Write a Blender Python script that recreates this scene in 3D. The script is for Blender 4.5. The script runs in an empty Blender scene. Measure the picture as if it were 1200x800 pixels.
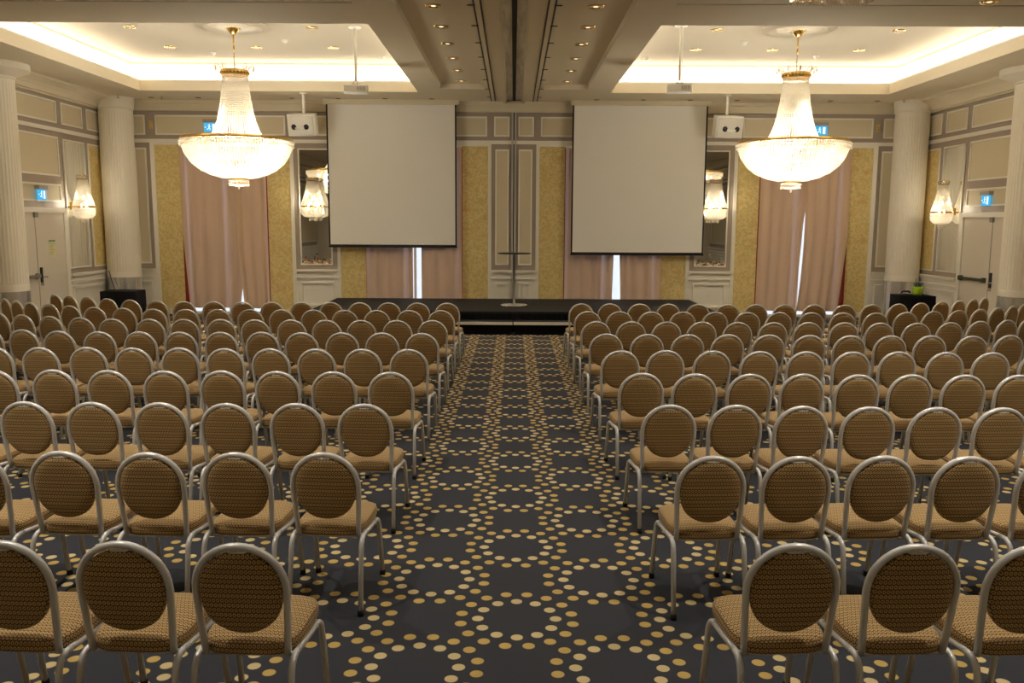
import bpy, bmesh, math, random
from mathutils import Vector, Matrix, Euler
PI = math.pi
rnd = random.Random(7)
S = bpy.context.scene
C = S.collection

# ------------------------------------------------------------------ materials
def mat(name):
    m = bpy.data.materials.new(name); m.use_nodes = True
    nt = m.node_tree; nt.nodes.clear()
    out = nt.nodes.new('ShaderNodeOutputMaterial')
    return m, nt, out

def N(nt, t, **kw):
    n = nt.nodes.new(t)
    for k, v in kw.items(): setattr(n, k, v)
    return n

def math_(nt, op, a, b=None, c=None, clamp=False):
    n = nt.nodes.new('ShaderNodeMath'); n.operation = op; n.use_clamp = clamp
    for i, v in enumerate((a, b, c)):
        if v is None: continue
        if isinstance(v, (int, float)): n.inputs[i].default_value = v
        else: nt.links.new(v, n.inputs[i])
    return n.outputs[0]

def mixc(nt, fac, a, b):
    n = nt.nodes.new('ShaderNodeMix'); n.data_type = 'RGBA'
    for s, v in ((n.inputs[0], fac), (n.inputs[6], a), (n.inputs[7], b)):
        if isinstance(v, (int, float)): s.default_value = v
        elif isinstance(v, (tuple, list)): s.default_value = (*v[:3], 1)
        else: nt.links.new(v, s)
    return n.outputs[2]

def simple(name, col, rough=0.6, metal=0.0, spec=0.3, noise=0.0, nscale=8.0, bump=0.0, bscale=200.0):
    m, nt, out = mat(name)
    p = N(nt, 'ShaderNodeBsdfPrincipled')
    p.inputs['Roughness'].default_value = rough; p.inputs['Metallic'].default_value = metal
    p.inputs['Specular IOR Level'].default_value = spec
    if noise > 0:
        tc = N(nt, 'ShaderNodeTexCoord'); nz = N(nt, 'ShaderNodeTexNoise')
        nz.inputs['Scale'].default_value = nscale; nz.inputs['Detail'].default_value = 4
        nt.links.new(tc.outputs['Object'], nz.inputs['Vector'])
        lo = [max(0, c * (1 - noise)) for c in col]; hi = [min(1, c * (1 + noise)) for c in col]
        nt.links.new(mixc(nt, nz.outputs['Fac'], lo, hi), p.inputs['Base Color'])
    else:
        p.inputs['Base Color'].default_value = (*col, 1)
    if bump > 0:
        tc = N(nt, 'ShaderNodeTexCoord'); nz = N(nt, 'ShaderNodeTexNoise'); nz.inputs['Scale'].default_value = bscale
        nt.links.new(tc.outputs['Object'], nz.inputs['Vector'])
        b = N(nt, 'ShaderNodeBump'); b.inputs['Strength'].default_value = bump; b.inputs['Distance'].default_value = 0.002
        nt.links.new(nz.outputs['Fac'], b.inputs['Height']); nt.links.new(b.outputs[0], p.inputs['Normal'])
    nt.links.new(p.outputs[0], out.inputs[0])
    return m

def emit(name, col, s):
    m, nt, out = mat(name)
    e = N(nt, 'ShaderNodeEmission'); e.inputs[0].default_value = (*col, 1); e.inputs[1].default_value = s
    nt.links.new(e.outputs[0], out.inputs[0]); return m

def carpet_mat():
    m, nt, out = mat('carpet')
    tc = N(nt, 'ShaderNodeTexCoord'); sep = N(nt, 'ShaderNodeSeparateXYZ')
    nt.links.new(tc.outputs['Object'], sep.inputs[0])
    X, Y = sep.outputs[0], sep.outputs[1]
    PX, PY = 1.02, 1.06
    def ring(ox, oy):
        dx = math_(nt, 'SUBTRACT', math_(nt, 'FLOORED_MODULO', math_(nt, 'ADD', X, PX/2 - ox), PX), PX/2)
        dy = math_(nt, 'SUBTRACT', math_(nt, 'FLOORED_MODULO', math_(nt, 'ADD', Y, PY/2 - oy), PY), PY/2)
        r = math_(nt, 'SQRT', math_(nt, 'ADD', math_(nt, 'MULTIPLY', dx, dx), math_(nt, 'MULTIPLY', dy, dy)))
        a = math_(nt, 'ARCTAN2', dy, dx)
        res = []
        for n, R, off in ((12, 0.218, 0.0), (16, 0.316, 0.5)):
            st = 2*PI/n
            fa = math_(nt, 'SUBTRACT', math_(nt, 'FLOORED_MODULO', math_(nt, 'ADD', a, st*(0.5 - off) + 4*PI), st), st/2)
            px = math_(nt, 'SUBTRACT', math_(nt, 'MULTIPLY', r, math_(nt, 'COSINE', fa)), R)
            py = math_(nt, 'MULTIPLY', r, math_(nt, 'SINE', fa))
            d = math_(nt, 'SQRT', math_(nt, 'ADD', math_(nt, 'MULTIPLY', px, px), math_(nt, 'MULTIPLY', py, py)))
            # soft-edged dot
            res.append(math_(nt, 'DIVIDE', math_(nt, 'SUBTRACT', 0.0345, d), 0.004, clamp=True))
        return res
    i1, o1 = ring(0.03, 4.52); i2, o2 = ring(0.54, 5.05)
    inner = math_(nt, 'MAXIMUM', i1, i2); outer = math_(nt, 'MAXIMUM', o1, o2)
    nz = N(nt, 'ShaderNodeTexNoise'); nz.inputs['Scale'].default_value = 260; nz.inputs['Detail'].default_value = 2
    nt.links.new(tc.outputs['Object'], nz.inputs['Vector'])
    n2 = N(nt, 'ShaderNodeTexNoise'); n2.inputs['Scale'].default_value = 5; nt.links.new(tc.outputs['Object'], n2.inputs['Vector'])
    base = mixc(nt, nz.outputs['Fac'], (0.030, 0.031, 0.036), (0.066, 0.067, 0.075))
    gin = mixc(nt, n2.outputs['Fac'], (0.55, 0.43, 0.21), (0.72, 0.56, 0.28))
    gout = mixc(nt, n2.outputs['Fac'], (0.46, 0.31, 0.095), (0.64, 0.44, 0.14))
    c = mixc(nt, outer, base, gout); c = mixc(nt, inner, c, gin)
    p = N(nt, 'ShaderNodeBsdfPrincipled'); p.inputs['Roughness'].default_value = 0.95; p.inputs['Specular IOR Level'].default_value = 0.1
    nt.links.new(c, p.inputs['Base Color'])
    b = N(nt, 'ShaderNodeBump'); b.inputs['Strength'].default_value = 0.3; b.inputs['Distance'].default_value = 0.003
    nt.links.new(nz.outputs['Fac'], b.inputs['Height']); nt.links.new(b.outputs[0], p.inputs['Normal'])
    nt.links.new(p.outputs[0], out.inputs[0]); return m

def chair_fabric():
    m, nt, out = mat('chair_fabric')
    uv = N(nt, 'ShaderNodeUVMap'); sep = N(nt, 'ShaderNodeSeparateXYZ')
    nt.links.new(uv.outputs[0], sep.inputs[0])
    P = 0.0180
    u = math_(nt, 'DIVIDE', sep.outputs[0], P); v = math_(nt, 'DIVIDE', sep.outputs[1], P*1.2)
    row = math_(nt, 'FLOOR', v)
    u2 = math_(nt, 'ADD', u, math_(nt, 'MULTIPLY', math_(nt, 'FLOORED_MODULO', row, 2.0), 0.5))
    fx = math_(nt, 'SUBTRACT', math_(nt, 'FLOORED_MODULO', u2, 1.0), 0.5)
    fy = math_(nt, 'SUBTRACT', math_(nt, 'FLOORED_MODULO', v, 1.0), 0.5)
    d = math_(nt, 'SQRT', math_(nt, 'ADD', math_(nt, 'MULTIPLY', fx, fx), math_(nt, 'MULTIPLY', fy, fy)))
    # a dark ring with a light centre
    ring = math_(nt, 'SUBTRACT', 1.0, math_(nt, 'DIVIDE', math_(nt, 'ABSOLUTE', math_(nt, 'SUBTRACT', d, 0.30)), 0.19), clamp=True)
    par = math_(nt, 'FLOORED_MODULO', row, 2.0)
    tone = mixc(nt, par, (0.84, 0.60, 0.28), (0.72, 0.50, 0.215))
    c = mixc(nt, ring, (0.17, 0.085, 0.026), tone)
    p = N(nt, 'ShaderNodeBsdfPrincipled'); p.inputs['Roughness'].default_value = 0.85; p.inputs['Specular IOR Level'].default_value = 0.15
    p.inputs['Sheen Weight'].default_value = 0.15
    nt.links.new(c, p.inputs['Base Color']); nt.links.new(p.outputs[0], out.inputs[0]); return m

def wallpaper_mat():
    m, nt, out = mat('wallpaper')
    tc = N(nt, 'ShaderNodeTexCoord')
    n1 = N(nt, 'ShaderNodeTexNoise'); n1.inputs['Scale'].default_value = 9; n1.inputs['Detail'].default_value = 3; n1.inputs['Distortion'].default_value = 2.2
    n2 = N(nt, 'ShaderNodeTexNoise'); n2.inputs['Scale'].default_value = 4.2; n2.inputs['Detail'].default_value = 2
    for n in (n1, n2): nt.links.new(tc.outputs['Object'], n.inputs['Vector'])
    r1 = N(nt, 'ShaderNodeValToRGB'); r1.color_ramp.elements[0].position = 0.44; r1.color_ramp.elements[1].position = 0.54
    r1.color_ramp.elements[0].color = (0.58, 0.45, 0.175, 1); r1.color_ramp.elements[1].color = (0.70, 0.56, 0.26, 1)
    nt.links.new(n1.outputs['Fac'], r1.inputs[0])
    f = math_(nt, 'MULTIPLY', math_(nt, 'SUBTRACT', n2.outputs['Fac'], 0.58, clamp=True), 4.0, clamp=True)
    c = mixc(nt, f, r1.outputs[0], (0.62, 0.36, 0.14))
    p = N(nt, 'ShaderNodeBsdfPrincipled'); p.inputs['Roughness'].default_value = 0.6; p.inputs['Specular IOR Level'].default_value = 0.25
    nt.links.new(c, p.inputs['Base Color']); nt.links.new(p.outputs[0], out.inputs[0]); return m

def curtain_mat():
    m, nt, out = mat('curtain')
    tc = N(nt, 'ShaderNodeTexCoord'); mp = N(nt, 'ShaderNodeMapping'); mp.inputs['Scale'].default_value = (30, 30, 0.6)
    nz = N(nt, 'ShaderNodeTexNoise'); nz.inputs['Scale'].default_value = 1.0
    nt.links.new(tc.outputs['Object'], mp.inputs[0]); nt.links.new(mp.outputs[0], nz.inputs['Vector'])
    c = mixc(nt, nz.outputs['Fac'], (0.56, 0.395, 0.26), (0.64, 0.46, 0.32))
    d = N(nt, 'ShaderNodeBsdfDiffuse'); t = N(nt, 'ShaderNodeBsdfTranslucent')
    t.inputs[0].default_value = (0.62, 0.47, 0.47, 1); nt.links.new(c, d.inputs[0])
    mx = N(nt, 'ShaderNodeMixShader'); mp2 = N(nt, 'ShaderNodeMapping'); mp2.inputs['Scale'].default_value = (4.5, 0, 0.03)
    n2 = N(nt, 'ShaderNodeTexNoise'); n2.inputs['Scale'].default_value = 1.0; n2.inputs['Detail'].default_value = 3
    nt.links.new(tc.outputs['Object'], mp2.inputs[0]); nt.links.new(mp2.outputs[0], n2.inputs['Vector'])
    f = math_(nt, 'ADD', math_(nt, 'MULTIPLY', math_(nt, 'MULTIPLY', math_(nt, 'SUBTRACT', n2.outputs['Fac'], 0.56, clamp=True), 8.0, clamp=True), 0.34), 0.04)
    nt.links.new(f, mx.inputs[0])
    nt.links.new(d.outputs[0], mx.inputs[1]); nt.links.new(t.outputs[0], mx.inputs[2])
    nt.links.new(mx.outputs[0], out.inputs[0]); return m

def crystal_mat(name='crystal', tr=0.16, gl=0.2, col=(0.97, 0.93, 0.84)):
    m, nt, out = mat(name)
    t = N(nt, 'ShaderNodeBsdfTranslucent'); t.inputs[0].default_value = (*col, 1)
    g = N(nt, 'ShaderNodeBsdfGlossy'); g.inputs[0].default_value = (*col, 1); g.inputs['Roughness'].default_value = 0.15
    x = N(nt, 'ShaderNodeBsdfTransparent'); x.inputs[0].default_value = (1, 0.97, 0.92, 1)
    a = N(nt, 'ShaderNodeMixShader'); a.inputs[0].default_value = gl
    nt.links.new(t.outputs[0], a.inputs[1]); nt.links.new(g.outputs[0], a.inputs[2])
    b = N(nt, 'ShaderNodeMixShader'); b.inputs[0].default_value = tr
    nt.links.new(a.outputs[0], b.inputs[1]); nt.links.new(x.outputs[0], b.inputs[2])
    nt.links.new(b.outputs[0], out.inputs[0]); return m

def pane_mat():
    m, nt, out = mat('pane')
    x = N(nt, 'ShaderNodeBsdfTransparent'); g = N(nt, 'ShaderNodeBsdfGlossy'); g.inputs['Roughness'].default_value = 0.02
    a = N(nt, 'ShaderNodeMixShader'); a.inputs[0].default_value = 0.06
    nt.links.new(x.outputs[0], a.inputs[1]); nt.links.new(g.outputs[0], a.inputs[2])
    nt.links.new(a.outputs[0], out.inputs[0]); return m

def brushed(name, col, rough=0.28):
    m, nt, out = mat(name)
    tc = N(nt, 'ShaderNodeTexCoord'); mp = N(nt, 'ShaderNodeMapping'); mp.inputs['Scale'].default_value = (60, 60, 1.5)
    nz = N(nt, 'ShaderNodeTexNoise'); nz.inputs['Scale'].default_value = 2
    nt.links.new(tc.outputs['Object'], mp.inputs[0]); nt.links.new(mp.outputs[0], nz.inputs['Vector'])
    p = N(nt, 'ShaderNodeBsdfPrincipled'); p.inputs['Metallic'].default_value = .65; p.inputs['Base Color'].default_value = (*col, 1)
    nt.links.new(math_(nt, 'ADD', math_(nt, 'MULTIPLY', nz.outputs['Fac'], 0.2), rough - 0.1), p.inputs['Roughness'])
    nt.links.new(p.outputs[0], out.inputs[0]); return m

def mottled_mat():
    m, nt, out = mat('mottled')
    tc = N(nt, 'ShaderNodeTexCoord')
    n1 = N(nt, 'ShaderNodeTexNoise'); n1.inputs['Scale'].default_value = 1.0; n1.inputs['Detail'].default_value = 5; n1.inputs['Distortion'].default_value = 1.2
    mp = N(nt, 'ShaderNodeMapping'); mp.inputs['Scale'].default_value = (9, 0.9, 1); nt.links.new(tc.outputs['Object'], mp.inputs[0]); nt.links.new(mp.outputs[0], n1.inputs['Vector'])
    r = N(nt, 'ShaderNodeValToRGB'); r.color_ramp.elements[0].position = 0.35; r.color_ramp.elements[1].position = 0.62
    r.color_ramp.elements[0].color = (0.36, 0.32, 0.24, 1); r.color_ramp.elements[1].color = (0.60, 0.55, 0.45, 1)
    nt.links.new(n1.outputs['Fac'], r.inputs[0])
    p = N(nt, 'ShaderNodeBsdfPrincipled'); p.inputs['Roughness'].default_value = 0.3
    nt.links.new(r.outputs[0], p.inputs['Base Color']); nt.links.new(p.outputs[0], out.inputs[0]); return m

M = dict(
    carpet=carpet_mat(), fabric=chair_fabric(), paper=wallpaper_mat(), curtain=curtain_mat(),
    crystal=crystal_mat(), crystal_dim=crystal_mat('crystal_clear', 0.35, 0.35, (0.9, 0.82, 0.68)), pane=pane_mat(), mottled=mottled_mat(),
    silver=simple('chair_silver', (0.80, 0.78, 0.74), 0.34, 0.25, 0.5, 0.04, 30),
    cream=simple('cream_paint', (0.67, 0.595, 0.44), 0.55, noise=0.03, nscale=1.5),
    panel=simple('panel_paint', (0.63, 0.55, 0.385), 0.6, noise=0.03, nscale=1.5),
    white=simple('white_paint', (0.80, 0.76, 0.665), 0.45, noise=0.02, nscale=2),
    taupe=simple('taupe_paint', (0.35, 0.29, 0.235), 0.5, noise=0.04, nscale=3),
    ceil=simple('ceiling_paint', (0.70, 0.625, 0.475), 0.8, noise=0.02, nscale=1),
    coffer=simple('coffer_paint', (0.50, 0.45, 0.355), 0.85),
    ceilwhite=simple('ceiling_white', (0.86, 0.83, 0.76), 0.85),
    door=simple('door_paint', (0.68, 0.62, 0.52), 0.45, noise=0.02, nscale=2),
    column=simple('column_paint', (0.78, 0.72, 0.595), 0.5),
    steel=simple('brushed_steel', (0.66, 0.65, 0.63), 0.27, 0.75),
    chrome=simple('chrome', (0.62, 0.6, 0.58), 0.16, 1.0),
    jamb=simple('jamb_steel', (0.55, 0.53, 0.50), 0.35, 0.4),
    gold=simple('polished_gold', (0.85, 0.58, 0.20), 0.22, 1.0),
    black=simple('black_paint', (0.012, 0.012, 0.013), 0.5),
    blackcloth=simple('black_cloth', (0.010, 0.010, 0.012), 0.9, spec=0.1, bump=0.2),
    stagetop=simple('stage_deck', (0.013, 0.012, 0.011), 0.8, noise=0.1, nscale=30),
    darkslot=simple('dark_slot', (0.02, 0.018, 0.015), 0.8),
    screen=simple('screen_fabric', (0.80, 0.775, 0.715), 0.9, spec=0.05),
    screenblack=simple('screen_border', (0.015, 0.015, 0.017), 0.8),
    plastic=simple('white_plastic', (0.78, 0.76, 0.70), 0.4),
    grille=simple('speaker_grille', (0.60, 0.57, 0.50), 0.7, bump=0.6, bscale=400),
    rubber=simple('black_rubber', (0.02, 0.02, 0.02), 0.7),
    red=simple('red_lining', (0.26, 0.028, 0.02), 0.8),
    mirror=simple('mirror_glass', (0.90, 0.90, 0.87), 0.01, 1.0),
    brass=simple('brass', (0.65, 0.50, 0.22), 0.3, 1.0),
    green=simple('lime_glaze', (0.36, 0.55, 0.03), 0.35),
    stem=simple('dark_leaf', (0.05, 0.09, 0.03), 0.6),
    motif=simple('painted_flower', (0.30, 0.10, 0.06), 0.5, noise=0.6, nscale=25),
    motifleaf=simple('painted_leaf', (0.14, 0.13, 0.06), 0.5, noise=0.5, nscale=30),
    notice=simple('notice_paper', (0.70, 0.68, 0.36), 0.7),
    noticehead=simple('notice_heading', (0.16, 0.30, 0.12), 0.7),
    noticeline=simple('notice_ink', (0.25, 0.24, 0.15), 0.7),
    greybar=simple('grey_bar', (0.30, 0.29, 0.27), 0.35, 0.6),
    greenbar=simple('dark_green_bar', (0.06, 0.075, 0.045), 0.4, 0.3),
    signcase=simple('sign_case', (0.40, 0.38, 0.36), 0.5),
    signcyan=emit('exit_sign_face', (0.08, 0.52, 0.90), 0.9),
    signwhite=emit('exit_sign_mark', (0.85, 1.0, 1.0), 1.3),
    bulb=emit('warm_bulb', (1.0, 0.80, 0.48), 60),
    lamp=emit('downlight_bulb', (1.0, 0.82, 0.52), 1.6),
    cove=emit('cove_strip', (1.0, 0.88, 0.72), 30),
    cable=simple('grey_cable', (0.08, 0.08, 0.08), 0.6),
    glasscup=simple('dark_cup', (0.05, 0.05, 0.05), 0.2),
)

# ------------------------------------------------------------------ mesh helpers
def bm_new():
    bm = bmesh.new(); bm.loops.layers.uv.new('UVMap'); return bm

def box(bm, x0, x1, y0, y1, z0, z1):
    vs = [bm.verts.new((x, y, z)) for x in (x0, x1) for y in (y0, y1) for z in (z0, z1)]
    for f in ((0,1,3,2),(4,6,7,5),(0,4,5,1),(2,3,7,6),(0,2,6,4),(1,5,7,3)):
        bm.faces.new([vs[i] for i in f])
    return vs

def grid_surface(bm, rows, close_u=False, cap=False, flip=False):
    """rows: list of lists of points; skins consecutive rows."""
    V = [[bm.verts.new(p) for p in r] for r in rows]
    n = len(V[0])
    for i in range(len(V) - 1):
        for j in range(n if close_u else n - 1):
            k = (j + 1) % n
            q = [V[i][j], V[i][k], V[i+1][k], V[i+1][j]]
            if flip: q.reverse()
            bm.faces.new(q)
    if cap:
        a = V[0][:]; b = V[-1][:]
        bm.faces.new(list(reversed(a)) if not flip else a); bm.faces.new(b if not flip else list(reversed(b)))
    return V

def lathe(bm, prof, cx=0, cy=0, n=32, cap=True, a0=0, a1=2*PI):
    full = abs(a1 - a0 - 2*PI) < 1e-6
    rows = []
    for r, z in prof:
        rows.append([(cx + r*math.cos(a0 + (a1-a0)*i/n), cy + r*math.sin(a0 + (a1-a0)*i/n), z) for i in range(n if full else n+1)])
    return grid_surface(bm, rows, close_u=full, cap=cap and full)

def rounded(path, rad, seg=5):
    """polyline with corners rounded"""
    P = [Vector(p) for p in path]; out = [P[0]]
    for i in range(1, len(P) - 1):
        a = (P[i-1] - P[i]); b = (P[i+1] - P[i]); r = min(rad, a.length*0.45, b.length*0.45)
        p0 = P[i] + a.normalized()*r; p2 = P[i] + b.normalized()*r
        for k in range(seg + 1):
            t = k/seg
            out.append(p0*(1-t)**2 + P[i]*2*t*(1-t) + p2*t*t)
    out.append(P[-1]); return out

def tube(bm, path, r, n=8, r2=None, up=Vector((0, 0, 1)), closed=False):
    """sweep an ellipse (r along side, r2 along normal)"""
    P = [Vector(p) for p in path]; r2 = r2 or r
    rows = []; m = len(P)
    side = None
    for i in range(m):
        if closed: t = (P[(i+1) % m] - P[i-1]).normalized()
        else: t = (P[min(i+1, m-1)] - P[max(i-1, 0)]).normalized()
        if side is None:
            u = up if abs(t.dot(up)) < 0.95 else Vector((1, 0, 0))
            side = t.cross(u).normalized()
        else:
            side = (side - t*side.dot(t)).normalized()
        nrm = side.cross(t).normalized()
        rows.append([P[i] + side*(r*math.cos(2*PI*k/n)) + nrm*(r2*math.sin(2*PI*k/n)) for k in range(n)])
    if closed: rows.append(rows[0])
    grid_surface(bm, rows, close_u=True, cap=not closed)

def octa(bm, c, rx, rz):
    x, y, z = c
    v = [bm.verts.new(p) for p in ((x+rx,y,z),(x,y+rx,z),(x-rx,y,z),(x,y-rx,z),(x,y,z+rz),(x,y,z-rz))]
    for a, b in ((0,1),(1,2),(2,3),(3,0)):
        bm.faces.new((v[a], v[b], v[4])); bm.faces.new((v[b], v[a], v[5]))

def sphere(bm, c, r, sub=1):
    bmesh.ops.create_icosphere(bm, subdivisions=sub, radius=r, matrix=Matrix.Translation(c))

def finish(bm, smooth=False, doubles=False):
    if doubles: bmesh.ops.remove_doubles(bm, verts=bm.verts, dist=1e-5)
    bmesh.ops.recalc_face_normals(bm, faces=bm.faces)
    if smooth:
        for f in bm.faces: f.smooth = True

def obj(name, bm, m, parent=None, smooth=False, bevel=0.0, auto=False):
    finish(bm, smooth)
    me = bpy.data.meshes.new(name); bm.to_mesh(me); bm.free()
    o = bpy.data.objects.new(name, me); C.objects.link(o)
    if isinstance(m, (list, tuple)):
        for q in m: me.materials.append(q)
    else: me.materials.append(m)
    if parent: o.parent = parent
    if bevel > 0:
        b = o.modifiers.new('bevel', 'BEVEL'); b.width = bevel; b.segments = 2; b.limit_method = 'ANGLE'
    if auto:
        try: me.set_sharp_from_angle(angle=math.radians(35))
        except Exception: pass
    return o

def tag(o, label, cat, group=None, kind=None):
    if label: o['label'] = label
    if cat: o['category'] = cat
    if group: o['group'] = group
    if kind: o['kind'] = kind
    return o

def thing(name, label, cat, loc=(0, 0, 0), rz=0, group=None):
    o = bpy.data.objects.new(name, None); o.empty_display_size = 0.2; C.objects.link(o)
    o.location = loc; o.rotation_euler = (0, 0, rz)
    return tag(o, label, cat, group)

def struct(name, bm, m, parent=None, **kw):
    o = obj(name, bm, m, parent, **kw)
    if not parent: o['kind'] = 'structure'
    return o

def sroot(name):
    o = bpy.data.objects.new(name, None); C.objects.link(o); o['kind'] = 'structure'; return o

def dup(root, loc, rz, label, group=None):
    r = root.copy(); C.objects.link(r); r.location = loc; r.rotation_euler = (0, 0, rz)
    r['label'] = label
    if group: r['group'] = group
    for ch in list(root.children):
        c = ch.copy(); C.objects.link(c); c.parent = r
        for g in list(ch.children):
            d = g.copy(); C.objects.link(d); d.parent = c
    return r

ORD = 'first second third fourth fifth sixth seventh eighth ninth tenth eleventh twelfth thirteenth fourteenth fifteenth sixteenth seventeenth eighteenth'.split()
SIDE = {-1: 'yellow-notice', 1: 'green-pot'}     # the two halves of the room, by what stands at their doors

# ------------------------------------------------------------------ room dimensions (metres; camera at x=0, y=0)
XW = 9.4            # side walls
YB = 20.2           # stage-end wall
YF = -5.0           # wall behind the photographer
ZS = 4.93           # soffit
ZL = 5.13           # top of the soffit lip
ZC = 5.56           # coffer ceiling
CX0, CX1, CY0, CY1 = 2.05, 7.97, 12.42, 18.72
CO = 0.34           # depth of the cove trough
WIN = [(-7.75, -5.75), (-3.46, -1.20), (1.20, 3.46), (5.75, 7.75)]
ZW0, ZW1 = 0.02, 3.93

# floor
bm = bm_new(); box(bm, -XW - .2, XW + .2, YF - .2, YB + .3, -0.1, 0); struct('floor', bm, M['carpet'])

# stage-end wall with four window openings
bm = bm_new(); xs = [-XW - .2] + [v for w in WIN for v in w] + [XW + .2]
for i in range(0, len(xs), 2): box(bm, xs[i], xs[i+1], YB, YB + .25, 0, 5.8)
for a, b in WIN:
    box(bm, a, b, YB, YB + .25, ZW1, 5.8); box(bm, a, b, YB, YB + .25, 0, ZW0)
wall_back = struct('wall_back', bm, M['cream'])
bm = bm_new(); box(bm, -XW - .2, -XW, YF, YB, 0, 5.8); wall_left = struct('wall_left', bm, M['cream'])
bm = bm_new(); box(bm, XW, XW + .2, YF, YB, 0, 5.8); wall_right = struct('wall_right', bm, M['cream'])
bm = bm_new(); box(bm, -XW - .2, XW + .2, YF - .2, YF, 0, 5.8); struct('wall_front', bm, M['white'])

# ------------------------------------------------------------------ ceiling
bm = bm_new()
for s in (-1, 1):
    def bx(a, b, *r):
        lo, hi = sorted((s*a, s*b)); box(bm, lo, hi, *r)
    bx(.25, .62, YF, YB, ZS, ZL)                       # strip with the slot tracks
    bx(.62, 1.53, YF, 18.3, ZS + .11, ZL)              # recessed strip with downlights
    bx(.62, 1.53, 18.3, YB, ZS, ZL)
    bx(1.53, CX0, YF, YB, ZS, ZL)
    bx(CX1, XW, YF, YB, ZS, ZL)
    bx(CX0, CX1, 11.27, CY0, ZS, ZL)
    bx(CX0, CX1, CY1, YB, ZS, ZL)
    bx(CX0, CX1, YF, 11.23, ZS, ZL)
box(bm, -XW, XW, YF, YB, 5.8, 5.9)                     # slab over everything
box(bm, -.25, .25, YF, YB, ZS + .06, ZL)
ceiling = struct('ceiling', bm, M['ceil'])
bm = bm_new()
for s in (-1, 1):
    def bx(a, b, *r):
        lo, hi = sorted((s*a, s*b)); box(bm, lo, hi, *r)
    bx(CX0 - CO - .1, CX0 - CO, CY0 - CO, CY1 + CO, ZL, 5.8)
    bx(CX1 + CO, CX1 + CO + .1, CY0 - CO, CY1 + CO, ZL, 5.8)
    bx(CX0 - CO - .1, CX1 + CO + .1, CY0 - CO - .1, CY0 - CO, ZL, 5.8)
    bx(CX0 - CO - .1, CX1 + CO + .1, CY1 + CO, CY1 + CO + .1, ZL, 5.8)
struct('coffer_upstand', bm, M['ceilwhite'], ceiling)
bm = bm_new()
for s in (-1, 1):
    lo, hi = sorted((s*(CX0 - CO), s*(CX1 + CO))); box(bm, lo, hi, CY0 - CO, CY1 + CO, ZC, ZC + .05)
struct('coffer_ceiling', bm, M['coffer'], ceiling)
bm = bm_new()                                          # picture-rail moulding near the top of the coffer upstands
for s in (-1, 1):
    a, b = sorted((s*(CX0 - CO), s*(CX1 + CO)))
    for q in ((a, a + .05, CY0 - CO, CY1 + CO), (b - .05, b, CY0 - CO, CY1 + CO), (a + .05, b - .05, CY0 - CO, CY0 - CO + .05), (a + .05, b - .05, CY1 + CO - .05, CY1 + CO)):
        box(bm, *q, ZC - .03, ZC)
struct('coffer_moulding', bm, M['coffer'], ceiling)
# lip bead round each coffer opening
bm = bm_new()
for s in (-1, 1):
    a, b = sorted((s*CX0, s*CX1))
    for q in ((a - .07, a, CY0 - .07, CY1 + .07), (b, b + .07, CY0 - .07, CY1 + .07), (a, b, CY0 - .07, CY0), (a, b, CY1, CY1 + .07)):
        box(bm, *q, ZL, ZL + .03)
struct('coffer_lip', bm, M['ceilwhite'], ceiling)
# partition head: mottled strips, dark slot and stepped mouldings down the middle of the ceiling
bm = bm_new()
for s in (-1, 1):
    lo, hi = sorted((s*.035, s*.17)); box(bm, lo, hi, YF, YB, ZS + .035, ZS + .06)
struct('partition_soffit', bm, M['mottled'], ceiling)
bm = bm_new()
for s in (-1, 1):
    for a, b, z in ((.17, .20, ZS - .025), (.20, .235, ZS - .05), (.235, .25, ZS - .03)):
        lo, hi = sorted((s*a, s*b)); box(bm, lo, hi, YF, YB, z, ZS + .06)
struct('trim_1', bm, M['cream'])
bm = bm_new(); box(bm, -.035, .035, YF, YB, ZS + .03, ZS + .058); struct('partition_slot', bm, M['darkslot'], ceiling)

# side-wall cornices (concave profile) and frieze on the stage-end wall
def cornice(name, s):
    prof = [(0, ZS), (.42, ZS), (.42, ZS - .05), (.36, ZS - .07), (.27, ZS - .11), (.20, ZS - .17), (.16, ZS - .24), (.10, ZS - .245), (.10, ZS - .27), (0, ZS - .27)]
    bm = bm_new(); rows = [[(s*(XW - d), y, z) for d, z in prof] for y in (YF, YB)]
    grid_surface(bm, rows, close_u=True, cap=True); struct(name, bm, M['cream'])
cornice('trim_2', -1); cornice('trim_3', 1)
bm = bm_new(); box(bm, -XW, XW, YB - .10, YB, 4.86, ZS); box(bm, -XW, XW, YB - .05, YB, 4.69, 4.86); box(bm, -XW, XW, YB - .07, YB, 4.69, 4.72)
struct('trim_4', bm, M['cream'])

# ------------------------------------------------------------------ wall panelling
def wmap(wall, u0, u1, z0, z1, d0, d1):
    if wall == 'back': return (u0, u1, YB - d1, YB - d0, z0, z1)
    if wall == 'left': return (-XW + d0, -XW + d1, u0, u1, z0, z1)
    return (XW - d1, XW - d0, u0, u1, z0, z1)
def wb(bm, wall, u0, u1, z0, z1, d0, d1):
    box(bm, *wmap(wall, min(u0, u1), max(u0, u1), z0, z1, d0, d1))
def wframe(bm, wall, u0, u1, z0, z1, w, d0, d1):
    wb(bm, wall, u0, u1, z1 - w, z1, d0, d1); wb(bm, wall, u0, u1, z0, z0 + w, d0, d1)
    wb(bm, wall, u0, u0 + w, z0 + w, z1 - w, d0, d1); wb(bm, wall, u1 - w, u1, z0 + w, z1 - w, d0, d1)

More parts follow.
